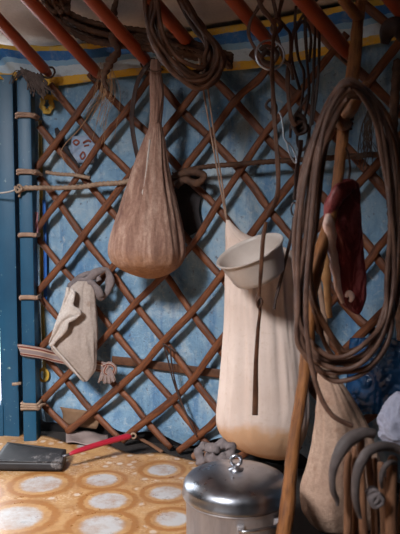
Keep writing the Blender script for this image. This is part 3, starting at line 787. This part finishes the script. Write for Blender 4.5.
MB().tube(crom(hp, 6), 0.0115, 0.009, normal=(0, 0, 1), seg=12).build('handle', M['red'], dp, label='red plastic handle')
MB().tube([(*(he + Vector((0.012 + 0.009 * math.cos(a), 0.0, 0.004 + 0.009 * math.sin(a)))), 1) for a in [i * 2 * PI / 16 for i in range(16)]], 0.0035, closed=True, seg=8).build('hanging_loop', M['hemp'], dp)
# second long stick tail on the floor behind the handle
tag(MB().tube(crom([onfl(137, 437, .02), onfl(150, 444, .014), onfl(162, 452, .012)], 6), 0.008, 0.006, normal=(0, 0, 1), seg=10, wob=.2).build('wooden_splint', M['stick']),
    'short pale wooden splint lying at the foot of the lattice beyond the red handle', 'splint')
# clutter behind the pot: a knotted rag and a wooden handle
tag(MB().tube([(*p[:3], 1 + .2 * math.sin(i)) for i, p in enumerate(crom([at(203, 464, 1.86), at(199, 452, 1.87), at(206, 446, 1.88), at(213, 449, 1.86), at(221, 444, 1.86), at(231, 448, 1.85), at(228, 458, 1.84), at(215, 460, 1.83), at(206, 457, 1.84)], 8))], 0.016, 0.012, seg=10, lobes=3, twist=60, wob=.35).build('rag_knot', M['grey_rag']),
    'knotted grey rag heaped behind the pot lid', 'rag')
tag(MB().tube([(*p, k) for p, k in ((at(192, 457, 1.96), .7), (at(194, 456, 1.96), 1), (at(203, 454, 1.95), 1.05), (at(212, 454, 1.94), .9))], 0.011, seg=12).build('wooden_handle', M['stick']),
    'short rounded wooden handle poking out behind the pot lid', 'peg')

# ------------------------------------------------------------------ forked pole
foot = at(272, 606, 1.40); foot.z = 0.014
topp = at(362, -6, 1.78)
def on_pole(t_): return q3(foot, topp, t_)
fp = thing('forked_pole', 'rough forked wooden pole leaning from floor to roof under the lasso', 'pole', foot)
pts = []
for i in range(41):
    t_ = i / 40; p = on_pole(t_)
    wig = Vector((0.012 * math.sin(t_ * 9 + 1) + 0.006 * math.sin(t_ * 23), 0.006 * math.sin(t_ * 12), 0)) * math.sin(PI * t_)
    p = p + wig
    pts.append((p.x, p.y, p.z, 1.0 + 0.12 * math.sin(t_ * 17) + (0.35 if 0.76 < t_ < 0.82 else 0)))
MB().tube(crom(pts, 3), 0.0155, seg=14, wob=0.16).build('trunk', M['branch'], fp)
pb = on_pole(0.955)
MB().tube(crom([(*pb, 1.2), (*at(350, 8, 1.70), 1), (*at(338, -8, 1.66), .85), (*at(326, -30, 1.62), .7)], 6), 0.014, seg=12, wob=.15).build('fork', M['branch'], fp)
pb = on_pole(0.79)
MB().tube(crom([(*(pb + Vector((0, -.004, -.03))), 1.3), (*at(352, 108, 1.58), 1.1), (*at(362, 90, 1.55), .95), (*at(367, 82, 1.54), .5)], 6), 0.013, seg=12, wob=.2).build('fork', M['branch'], fp)
MB().tube(crom([(*(pb + Vector((0.0, -.004, -.05))), 1.4), (*at(341, 124, 1.56), 1.0), (*at(337, 116, 1.54), .6)], 6), 0.012, seg=12, wob=.2).build('fork', M['branch'], fp)
lash = []
for i in range(50):
    a = i * 0.72; c = on_pole(0.745 + i * 0.0006)
    lash.append(c + Vector((0.024 * math.cos(a) , 0.024 * math.sin(a), 0.002 * math.sin(i))))
MB().tube(lash, 0.003, seg=6).build('lashing', M['rope_dark'], fp)

# ------------------------------------------------------------------ lassos
def coil(base, Ys, turns, jit, rad, m, name, label, cat='rope', lobes=0, twist=0, tail=None, drift=0.0, dY=0.01, rnds=3):
    """one long rope wound round a hand-drawn loop again and again; base = (px, py, Y shift)"""
    rs = random.Random(rnds)
    n = len(base); P = []
    for k in range(turns):
        jx = [rs.uniform(-1, 1) for _ in range(n)]; jy = [rs.uniform(-1, 1) for _ in range(n)]
        s = (k - (turns - 1) / 2) / max(1, turns - 1) * 2
        cxp = sum(b_[0] for b_ in base) / n; cyp = sum(b_[1] for b_ in base) / n
        for i, b_ in enumerate(base):
            dx, dy = b_[0] - cxp, b_[1] - cyp
            f = 1 + drift * s
            w_ = b_[3] if len(b_) > 3 else 1.0
            P.append(at(cxp + dx * (1 + (f - 1) * w_) + jit * jx[i] * w_, cyp + dy * (1 + (f - 1) * w_) + jit * 0.7 * jy[i] * w_, Ys + b_[2] + dY * (k % 3 - 1) + rs.uniform(-.006, .006)))
    if tail: P += [at(*t_) for t_ in tail]
    b = MB().tube(crom(P, 7 if not lobes else 14), rad, seg=9, lobes=lobes, twist=twist)
    return tag(b.build(name, m), label, cat)

big = [(352, 84, -.03, .3), (334, 100, 0, .6), (317, 135, .0), (306, 190, .0), (300, 245, .0), (297, 300, 0), (302, 340, 0), (318, 362, .0), (342, 368, .0), (366, 357, .0), (384, 330, .03), (391, 280, .05), (392, 210, .05), (386, 150, .05), (374, 108, .03, .6)]
coil(big, 1.455, 6, 3.8, 0.0056, M['lasso'], 'lasso', 'long rawhide lasso looped in big coils over the forked pole', tail=[(352, 84, 1.43), (330, 110, 1.42), (318, 160, 1.41), (311, 230, 1.41), (306, 300, 1.41), (309, 350, 1.41), (318, 390, 1.41), (332, 415, 1.41), (352, 426, 1.42)], drift=0.085, dY=0.011)
inner = [(349, 96, -.02, .3), (336, 112, 0, .6), (322, 160, 0), (314, 220, 0), (312, 270, 0), (317, 310, 0), (332, 345, 0), (352, 357, 0), (378, 340, .03), (396, 300, .05), (402, 220, .06), (398, 150, .05), (376, 104, .02, .6)]
coil(inner, 1.53, 3, 4, 0.0056, M['leather'], 'leather_rope', 'thinner brown rope hanging inside the loops of the lasso', drift=0.04, dY=0.008, rnds=8)
tag(MB().tube(crom([at(398, 60, 1.68), at(394, 110, 1.67), at(391, 180, 1.67), at(393, 240, 1.67), at(390, 262, 1.66), at(396, 268, 1.67), at(398, 300, 1.67), at(402, 340, 1.67)], 14), 0.011, seg=12, lobes=3, lobe=.25, twist=70).build('thick_rope', M['rope_dark']),
    'thick dark rope hanging straight down along the right edge of the photo', 'rope')

# hank over the roof poles at the top
YH = W(190, 40, 0.32).y
hank = [(150, -40, .0, .6), (150, 0, -.02), (155, 30, -.03), (165, 55, -.03), (183, 74, -.02), (203, 78, .0), (215, 66, .02), (213, 46, .03), (200, 28, .03), (186, 5, .02), (172, -25, .01, .8), (160, -45, 0, .6)]
coil(hank, YH, 10, 5.0, 0.0068, M['leather'], 'leather_hank', 'brown leather rope hank hanging in tight loops in front of the roof poles', drift=0.16, dY=0.02, rnds=5)
low = crom([(135, 40), (150, 70), (165, 82), (180, 84), (195, 80)], 8)
# braided rope bundle lying across the roof pole ends
bd = [(38, -12, 0), (52, 4, 0), (66, 20, 0), (86, 30, 0), (112, 36, 0), (142, 40, 0), (172, 44, 0), (205, 54, 0), (232, 62, 0)]
bY = W(110, 35, 0.19).y
rb_ = thing('rope_bundle', 'bundle of dark braided ropes slung across the roof poles at the top left', 'rope', at(110, 42, bY))
for k in range(7):
    jx = rnd(-3, 3); jy = (k - 3) * 3.1
    pts = [at(x + rnd(-1.5, 1.5), y + jy * (0.55 + 0.45 * math.sin(PI * i / 8)) + rnd(-1.2, 1.2), min(bY + 0.02 * (k % 3) - 0.03, W(x, y, 0.17).y) + rnd(-.008, .008)) for i, (x, y, _) in enumerate(bd)]
    pts = [under_roof(p) for p in pts]
    MB().tube(crom(pts, 26), 0.0085, seg=10, lobes=3, lobe=.3, twist=95).build('rope', M['rope_dark'], rb_)
for k in range(3):
    MB().tube(crom([under_roof(p) for p in (at(40 + 9 * k, -20, bY - .05), at(46 + 8 * k, 2, bY - .06), at(54 + 7 * k, 12, bY - .05), at(62 + 3 * k, 2, bY - .03), at(66 + 3 * k, -20, bY - .03))], 12), 0.008, seg=10, lobes=3, lobe=.3, twist=95).build('rope', M['rope_dark'], rb_)
# knotted rope falling from the bundle to the second pole end
kr = [(*at(x, y, bY - 0.07), k) for x, y, k in ((119, -10, .8), (115, 6, 1.0), (113, 18, 1.5), (117, 27, .9), (113, 38, 1.5), (118, 50, 1.1), (112, 60, 1.6), (106, 70, 1.2), (104, 80, .8), (108, 90, .5))]
tag(MB().tube(crom(kr, 8), 0.009, seg=12, lobes=3, lobe=.3, twist=90, wob=.3).build('knotted_rope', M['rope_dark']), 'knotted brown rope hanging down to the end of the second roof pole', 'rope')
# fibres
fb = MB()
for k in range(26):
    x0 = rnd(96, 113); x1 = x0 + rnd(-32, 8) * (1 if k % 3 == 0 else .5); y1 = rnd(95, 150)
    fb.tube(crom([W(x0, rnd(62, 74), 0.13), W((x0 + x1) / 2 + rnd(0, 8), 95, 0.12), W(x1, y1, 0.085 + rnd(0, .03))], 6), 0.0009, seg=4)
fb.tube(crom([W(102, 82, 0.12), W(95, 105, .1), W(80, 128, .085), W(66, 143, .08), W(61, 152, .08), W(64, 160, .075)], 8), 0.0016, seg=5)
tag(fb.build('fibre_wisp', M['grass']), 'wisp of dry straw coloured fibres trailing from the second roof pole end', 'fibres')
# frayed fur at the top of the post
fu = MB()
for k in range(44):
    x0 = rnd(20, 42); y0 = 70 + (x0 - 20) * .25 + rnd(-3, 6)
    fu.tube(crom([W(x0, y0, .12), W(x0 + rnd(4, 10), y0 + rnd(5, 11), .125), W(x0 + rnd(5, 15), y0 + rnd(10, 22), .115)], 5), 0.004, 0.003, seg=5, wob=.4)
for k in range(7):
    x0 = rnd(14, 24); fu.tube(crom([W(24, 72, .12), W(x0, 72 + rnd(-2, 3), .12), W(x0 - 6, 78 + rnd(0, 6), .12)], 5), 0.0016, seg=5)
tag(fu.build('frayed_hide', M['fur']), 'scrap of dark frayed hide tied at the head of the blue door post', 'hide')
# dark strap left of the brown sack
tag(MB().tube(crom([W(152, 62, .12), W(144, 70, .14), W(137, 84, .13), W(133, 105, .12), (W(132, 125, .11)), W(136, 150, .10), W(140, 165, .09)], 8), 0.009, 0.002, normal=inward, seg=10).build('leather_strap', M['leather_dark']),
    'dark leather strap dangling just left of the brown sack neck', 'strap')
# dark felt scrap behind the sack
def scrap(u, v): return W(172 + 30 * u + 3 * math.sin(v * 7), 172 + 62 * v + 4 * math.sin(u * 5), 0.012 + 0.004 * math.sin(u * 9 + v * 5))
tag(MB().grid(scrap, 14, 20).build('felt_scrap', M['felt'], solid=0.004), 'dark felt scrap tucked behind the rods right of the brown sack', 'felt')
kn = [(*W(x, y, .096), 1) for x, y in crom([(172, 178), (182, 174), (196, 172), (204, 177), (196, 183), (184, 180), (176, 186)], 8)]
tag(MB().tube(kn, 0.012, 0.008, normal=inward, seg=10, lobes=3, twist=60, wob=.3).build('rope_knot', M['rope_dark']), 'dark rope knot on the lattice right of the brown sack', 'knot')
# thin thongs
tn = MB()
for pts in ([(163, 343), (168, 360), (173, 380), (180, 400), (190, 422), (197, 437)], [(170, 346), (172, 365), (176, 385), (184, 408), (194, 430)], [(164, 344), (172, 349), (176, 352)]):
    tn.tube(crom([W(x, y, .066) for x, y in pts], 8), 0.0028, seg=6)
tag(tn.build('leather_thong', M['leather_dark']), 'thin dark thong knotted on the lattice left of the cream sack', 'thong')
# dark thing hung behind the sticker
sh = [(*W(x, y, .0172), k) for x, y, k in ((56, 128, .5), (59, 136, 1), (62, 146, 1.1), (70, 158, 1.0), (78, 168, .8))]
tag(MB().tube(crom(sh, 6), 0.014, 0.0028, normal=inward, seg=10).build('dark_rag', M['felt']), 'dark rag wedged behind the lattice left of the brown printed sticker', 'rag')
def rag(u, v): return W(33 + 5 * u, 212 + 22 * v, 0.062 + 0.006 * math.sin(u * 6 + v * 9))
tag(MB().grid(rag, 6, 10).build('pink_rag', cloth('pink_cloth', lin(150, 104, 112), lin(176, 130, 134), lin(120, 84, 92)), solid=0.003), 'scrap of pinkish cloth stuffed beside the blue post', 'rag')

# ------------------------------------------------------------------ bridles and straps
YR = 1.82
br = thing('bridle', 'brown leather bridle with a steel hoop hanging in front of the lattice', 'bridle', at(272, 200, YR))
def strap(pts, w, m, parent, name='strap', th=0.0022, dY=0):
    P = [at(p[0], p[1], YR + dY + (p[2] if len(p) > 2 else 0)) for p in pts]
    P = [Vector(p) for p in crom(P, 7)]
    b = MB(); n_ = len(P)
    tw = rnd(0, 6)
    b.tube([(*p, 1 + .12 * math.sin(i * .5 + tw)) for i, p in enumerate(P)], w, th, normal=lambda p: Vector((0.7 * math.sin(p.z * 14 + tw), -1, 0)), seg=10, square=.7)
    return b.build(name, m, parent)
strap([(266, -8), (258, 8), (250, 22), (249, 36), (256, 50), (262, 58)], .005, M['leather'], br, dY=-.02)
strap([(256, -8), (262, 8), (270, 18), (275, 28), (273, 42), (272, 70), (273, 92), (274, 112), (276, 140), (278, 168), (278, 190), (275, 203), (270, 212), (268, 217)], .0065, M['leather'], br, dY=-.06)
strap([(284, -8), (279, 16), (284, 26), (290, 34), (291, 52), (288, 70), (288, 92), (291, 118), (296, 126)], .006, M['leather'], br)
strap([(271, -8), (276, 14), (275, 28), (279, 44), (284, 60), (290, 66), (293, 80)], .005, M['leather'], br, dY=-.02)
strap([(273, 112), (266, 106), (270, 100), (276, 106), (275, 114), (270, 112)], .004, M['leather_dark'], br, 'knot', .004, dY=-.055)
strap([(272, 24), (276, 20), (281, 25), (277, 32), (272, 30), (274, 22)], .006, M['leather'], br, 'knot', .005, dY=-.03)
hc = at(270, 55, YR - 0.035)
MB().tube([hc + Vector((0.038 * math.cos(a), 0.010 * math.sin(a + .6), 0.040 * math.sin(a))) for a in [i * 2 * PI / 40 for i in range(40)]], 0.0026, closed=True, seg=8).build('hoop', M['steel'], br, label='thin steel hoop')
wd = at(268, 58, YR - .01)
MB().tube([(*p[:3], 1 + .3 * math.sin(i * .7)) for i, p in enumerate(crom([at(260, 50, YR - .02), at(268, 46, YR - .03), at(277, 54, YR - .02), at(272, 64, YR - .01), at(262, 60, YR - .015), at(266, 52, YR - .02), at(276, 60, YR)], 6))], .006, .004, seg=8, wob=.3).build('loop', M['leather_dark'], br)

b2 = thing('bridle', 'dark leather bridle with a silver bit hanging right of the steel hoop', 'bridle', at(297, 200, YR))
for pts in ([(296, 6), (295, 26), (298, 56), (304, 74), (302, 100), (299, 122)], [(306, 0), (305, 24), (307, 60), (309, 90), (305, 115), (300, 126)], [(313, 10), (315, 30), (314, 60), (313, 90), (311, 120), (306, 150), (303, 170)],
            [(296, 30), (302, 22), (308, 26), (311, 40), (309, 62)], [(319, 20), (319, 60), (316, 95), (312, 125)], [(300, 120), (297, 140), (302, 150), (309, 140), (307, 124)], [(308, 95), (300, 108), (292, 122), (290, 138)], [(322, -5), (309, 8), (300, 20), (293, 34), (292, 60), (300, 90)]):
    strap(pts, .0045, M['leather_dark'], b2, dY=.05)
strap([(294, 118), (300, 116), (305, 122), (301, 130), (294, 128), (296, 118)], .007, M['leather_dark'], b2, 'knot', .007, dY=.04)
strap([(296, 124), (303, 122), (306, 130), (298, 134), (295, 126)], .006, M['leather_dark'], b2, 'knot', .006, dY=.03)
MB().tube(crom([at(x, y, YR - .09) for x, y in ((279, 112), (281, 116), (283, 126), (284, 137), (288, 144))], 6), .0022, seg=6).build('wire', M['steel'], b2, label='thin silver wire')
def link(p, q, w, r, nm='bit_link', Y=YR - .05):
    a_, b_ = at(*p, Y), at(*q, Y); T = (b_ - a_); L = T.length; T.normalize(); S = T.cross(Vector((0, -1, 0))).normalized(); c = (a_ + b_) / 2
    MB().tube([c + T * (L / 2 * math.cos(t_)) + S * (w * math.sin(t_)) for t_ in [i * 2 * PI / 28 for i in range(28)]], r, closed=True, seg=8).build(nm, M['steel'], b2, label='silver bit link')
link((288, 143), (296, 163), .0065, .0022)
b3 = thing('bridle_rein', 'narrow dark rein with a small iron ring ending beside the white bowl', 'rein', at(285, 308, YR))
strap([(301, 140), (300, 152), (297, 168), (296, 186), (295, 200)], .007, M['leather_dark'], b3, dY=-.01)
a_ = at(294, 209, YR - .01)
MB().tube([a_ + Vector((0.008 * math.cos(t_), 0, 0.017 * math.sin(t_))) for t_ in [i * 2 * PI / 20 for i in range(20)]], .0028, closed=True, seg=8).build('ring', M['iron'], b3, label='small iron ring')
strap([(294, 217), (292, 232), (288, 250), (282, 275), (276, 298), (274, 309)], .0045, M['leather_dark'], b3, dY=-.012)
# strap in front of the bowl
w1 = thing('hanging_thong', 'long brown leather thong hanging over the bowl and cream sack', 'thong', at(255, 415, YBW - .13))
yy = YBW - .125
P = crom([(*at(266, 222, yy + .02), .9), (*at(263, 240, yy), 1), (*at(261, 270, yy), 1.0), (*at(259.5, 290, yy + .01), .75), (*at(258, 300, yy + .012), 1.2), (*at(260, 310, yy + .014), .8), (*at(258, 330, yy + .02), .9), (*at(256, 363, yy + .03), 1.1), (*at(255.5, 395, yy + .04), 1.4), (*at(255, 415, yy + .04), 1.45)], 8)
MB().tube(P, .0055, .0022, normal=(0.1, -1, 0), seg=10, square=.7).build('strip', M['leather'], w1)
MB().tube(crom([at(259, 296, yy + .005), at(262, 302, yy), at(259, 308, yy + .004), at(257, 302, yy), at(260, 297, yy)], 6), .0035, seg=6).build('knot', M['leather'], w1)

# ------------------------------------------------------------------ meat
YM = 1.66
mt = thing('meat_slab', 'slab of dark red dried meat edged with fat hanging on the forked pole', 'meat', at(348, 314, YM))
rows = [(179, 343, 352, .8), (184, 334, 358, .5), (196, 330, 359.5, .45), (212, 327, 360, .45), (228, 326, 361, .45), (246, 330, 362.5, .42), (264, 334, 364, .42), (282, 336, 365.5, .4), (296, 338, 365.5, .38), (304, 342, 364, .36), (310, 349, 362, .34), (314.5, 356, 359.5, .3)]
r_, u_ = sack_rings(rows, YM, .45, [(9, 0, 2), (16, 1, -3)], 0.2, n=80, per=8, seed=11, lump=0.08)
MB().rings(r_, u_).build('flesh', M['meat'], mt)
fat = crom([(*at(328, 214, YM - .052), .5), (*at(328.5, 224, YM - .06), 1.3), (*at(331, 233, YM - .06), 1.35), (*at(332, 248, YM - .058), .95), (*at(335, 268, YM - .056), 1.05), (*at(338, 287, YM - .052), .8), (*at(343, 303, YM - .044), .5)], 7)
MB().tube(fat, .0105, .008, normal=(-.6, -1, 0), seg=12, wob=.45).build('fat', M['fat'], mt, label='pale fat edge')
MB().tube(crom([(*at(346, 297, YM - .032), .5), (*at(349, 293, YM - .036), 1.0), (*at(352, 297, YM - .034), 1), (*at(350, 302, YM - .032), .5)], 6), .007, .005, normal=(0, -1, 0), seg=10).build('fat', M['fat'], mt, label='pale fat lump')
flp = crom([(*at(354, 184, YM - .035), .8), (*at(342, 190, YM - .042), 1.2), (*at(334, 200, YM - .042), 1.1), (*at(329, 212, YM - .038), .8), (*at(327, 222, YM - .032), .5)], 7)
MB().tube(flp, .016, .009, normal=(0, -1, 0), seg=12, wob=.3).build('flap', M['meat'], mt)
MB().tube(crom([(*at(348, 182, YM), 1), (*at(350, 170, YM), .8), (*at(349, 158, YM - .01), .7), (*at(346, 148, YM - .03), .6)], 5), .004, seg=6).build('thong', M['leather_dark'], mt)
tag(MB().tube(crom([(*at(322, 232, YM + .02), .5), (*at(324, 250, YM + .02), .9), (*at(326, 275, YM + .02), 1), (*at(328, 300, YM + .02), .8), (*at(330, 318, YM + .02), .6)], 7), .012, .006, normal=(0, -1, 0), seg=10, wob=.4).build('sinew_strip', M['tallow']),
    'yellowish dried strip hanging left of the red meat', 'dried strip')
tag(MB().tube(crom([(*at(316, 228, YM + .03), .7), (*at(315, 250, YM + .03), 1), (*at(320, 290, YM + .03), .9), (*at(326, 330, YM + .03), .9), (*at(328, 362, YM + .03), .6)], 7), .007, .003, normal=(0, -1, 0), seg=10, wob=.3).build('pale_strap', M['strap']),
    'pale narrow strap hanging behind the lasso down to the burlap sack', 'strap')
tag(MB().tube(crom([(*at(384, 44, 1.75), .5), (*at(388, 32, 1.74), 1.0), (*at(398, 26, 1.73), 1.2), (*at(412, 40, 1.74), 1.1)], 7), .022, .006, normal=(0, -1, 0), seg=12, wob=.2).build('leather_flap', M['leather_dark']),
    'dark leather flap hanging in the top right corner of the photo', 'leather')
# horsehair tuft
hh = MB()
for k in range(30):
    x0 = 372 + rnd(-4, 4)
    hh.tube(crom([W(x0, 108 + rnd(-4, 4), .12), W(x0 - rnd(0, 10), 130, .12), W(x0 + rnd(-14, 4), 160 + rnd(-14, 12), .11)], 5), .0011, seg=4)
tag(hh.build('horsehair_tuft', M['hair']), 'loose tuft of dark horsehair hanging on the lattice inside the lasso loops', 'horsehair')

# ------------------------------------------------------------------ sticks and hooks bottom right
YK = 1.30
sticks = [(349, 452, 345, 1.34, 'leftmost wooden stick in the bundle at the bottom right corner'), (361, 437, 366, 1.32, 'tallest wooden stick with pale cut top rising under the left grey hook'),
          (369, 447, 379, 1.35, 'wooden stick between the two grey hooks, leaning right'), (382, 462, 384, 1.33, 'wooden stick directly under the small grey curved hook'), (392, 456, 392, 1.29, 'thick round-topped wooden stick near the right edge'), (403, 466, 400, 1.31, 'wooden stick cut off by the right edge of the photo')]
sticks += [(355, 446, 354, 1.37, 'thin wooden stick behind the tallest one at the bottom right'), (376, 458, 372, 1.38, 'thin wooden stick at the back of the bundle, right of the larger grey hook')]
for x, y, xb, Y, lb in sticks:
    p = at(x, y, Y); e = at(xb, 620, Y); e = q3(p, e, (p.z - 0.004) / (p.z - e.z))
    r = 0.011 if 'thick' in lb else rnd(.0072, .0085)
    pts = [(*(q3(p, e, t_) + Vector((.003 * math.sin(t_ * 8 + x), 0, 0))), k) for t_, k in ((0, .55), (.02, .9), (.1, 1.0), (.4, 1.05), (.8, 1.0), (1, .95))]
    tag(MB().tube(crom(pts, 7), r, seg=12, wob=.15).build('wooden_stick', M['stick']), lb, 'stick', 'wooden sticks at the bottom right')
def hook(pts, r, lb, Y):
    q = crom([(*at(x, y, Y + (d_ if True else 0)), k) for x, y, d_, k in pts], 8)
    tag(MB().tube(q, r, r * .75, normal=(0, -1, 0), seg=14, wob=.12).build('grey_hook', M['grey_hook']), lb, 'hook', 'grey curved hooks at the bottom right')
hook([(374, 434, .02, 1.0), (364, 433, .01, 1.1), (352, 438, 0, 1.35), (343, 447, -.01, 1.3), (336, 460, -.015, 1.0), (332.5, 475, -.015, .75), (333, 490, -.01, .6), (337, 500, 0, .5), (337.5, 506, 0, .25)], .0105, 'left grey curved hook arching over the bundle of sticks', 1.30)
hook([(404, 452, .03, .8), (392, 447, .02, .95), (378, 447, 0, 1.0), (367, 453, -.01, 1.05), (359.5, 466, -.015, 1.0), (356, 482, -.015, .9), (356, 500, -.01, .75), (359, 514, 0, .5), (361, 519, 0, .3)], .0098, 'larger grey curved hook in front of the stick bundle', 1.25)
hook([(396, 463, .02, .8), (389, 463, 0, .9), (383, 470, 0, .9), (381, 480, 0, .8), (382, 488, .01, .5)], .006, 'small grey curved hook at the right of the stick bundle', 1.265)
kn = crom([(*at(x, y, 1.26), 1) for x, y in ((366, 494), (374, 490), (379, 498), (372, 503), (369, 496), (377, 494), (383, 501), (375, 506), (371, 499), (380, 492))], 6)
tag(MB().tube(kn, .0065, .0065, seg=8, wob=.7).build('cord_knot', M['grey_rag']), 'grey cord knot binding the sticks together', 'knot')

# ------------------------------------------------------------------ light
wd_ = bpy.data.worlds.new('World'); bpy.context.scene.world = wd_; wd_.use_nodes = True
bg = wd_.node_tree.nodes['Background']; bg.inputs[0].default_value = (0.86, 0.93, 1.0, 1); bg.inputs[1].default_value = 5
def area(name, loc, aim, sx, sy, power, col=(1, 1, 1), spread=PI):
    l = bpy.data.lights.new(name, 'AREA'); l.shape = 'RECTANGLE'; l.size = sx; l.size_y = sy; l.energy = power; l.color = col; l.spread = spread
    o_ = bpy.data.objects.new(name, l); C.objects.link(o_); o_.location = loc
    o_.rotation_euler = (Vector(aim) - Vector(loc)).to_track_quat('-Z', 'Y').to_euler()
    return o_
area('crown_daylight', (CX, CY, 2.12), (-1.0, 1.9, -0.35), 0.45, 0.45, 36, (0.96, 0.97, 1.0), math.radians(75))
area('door_daylight', (x0 - 0.46, pY + 0.0, 0.72), (0.3, 1.7, 0.1), 0.8, 1.2, 260, (0.95, 0.97, 1.0), math.radians(150))

cam = bpy.data.cameras.new('camera'); co = bpy.data.objects.new('camera', cam); C.objects.link(co)
co.location = CAM; co.rotation_euler = (PI / 2 - PITCH, 0, 0)
cam.sensor_fit = 'VERTICAL'; cam.sensor_height = 24.0; cam.lens = F / 534 * 24.0; cam.clip_start = 0.05
cam.dof.use_dof = True; cam.dof.focus_distance = 2.3; cam.dof.aperture_fstop = 3.2
sc = bpy.context.scene; sc.camera = co
vs = sc.view_settings
vs.view_transform = 'Standard'; vs.look = 'None'; vs.gamma = 1; vs.use_curve_mapping = False; vs.exposure = 0.0
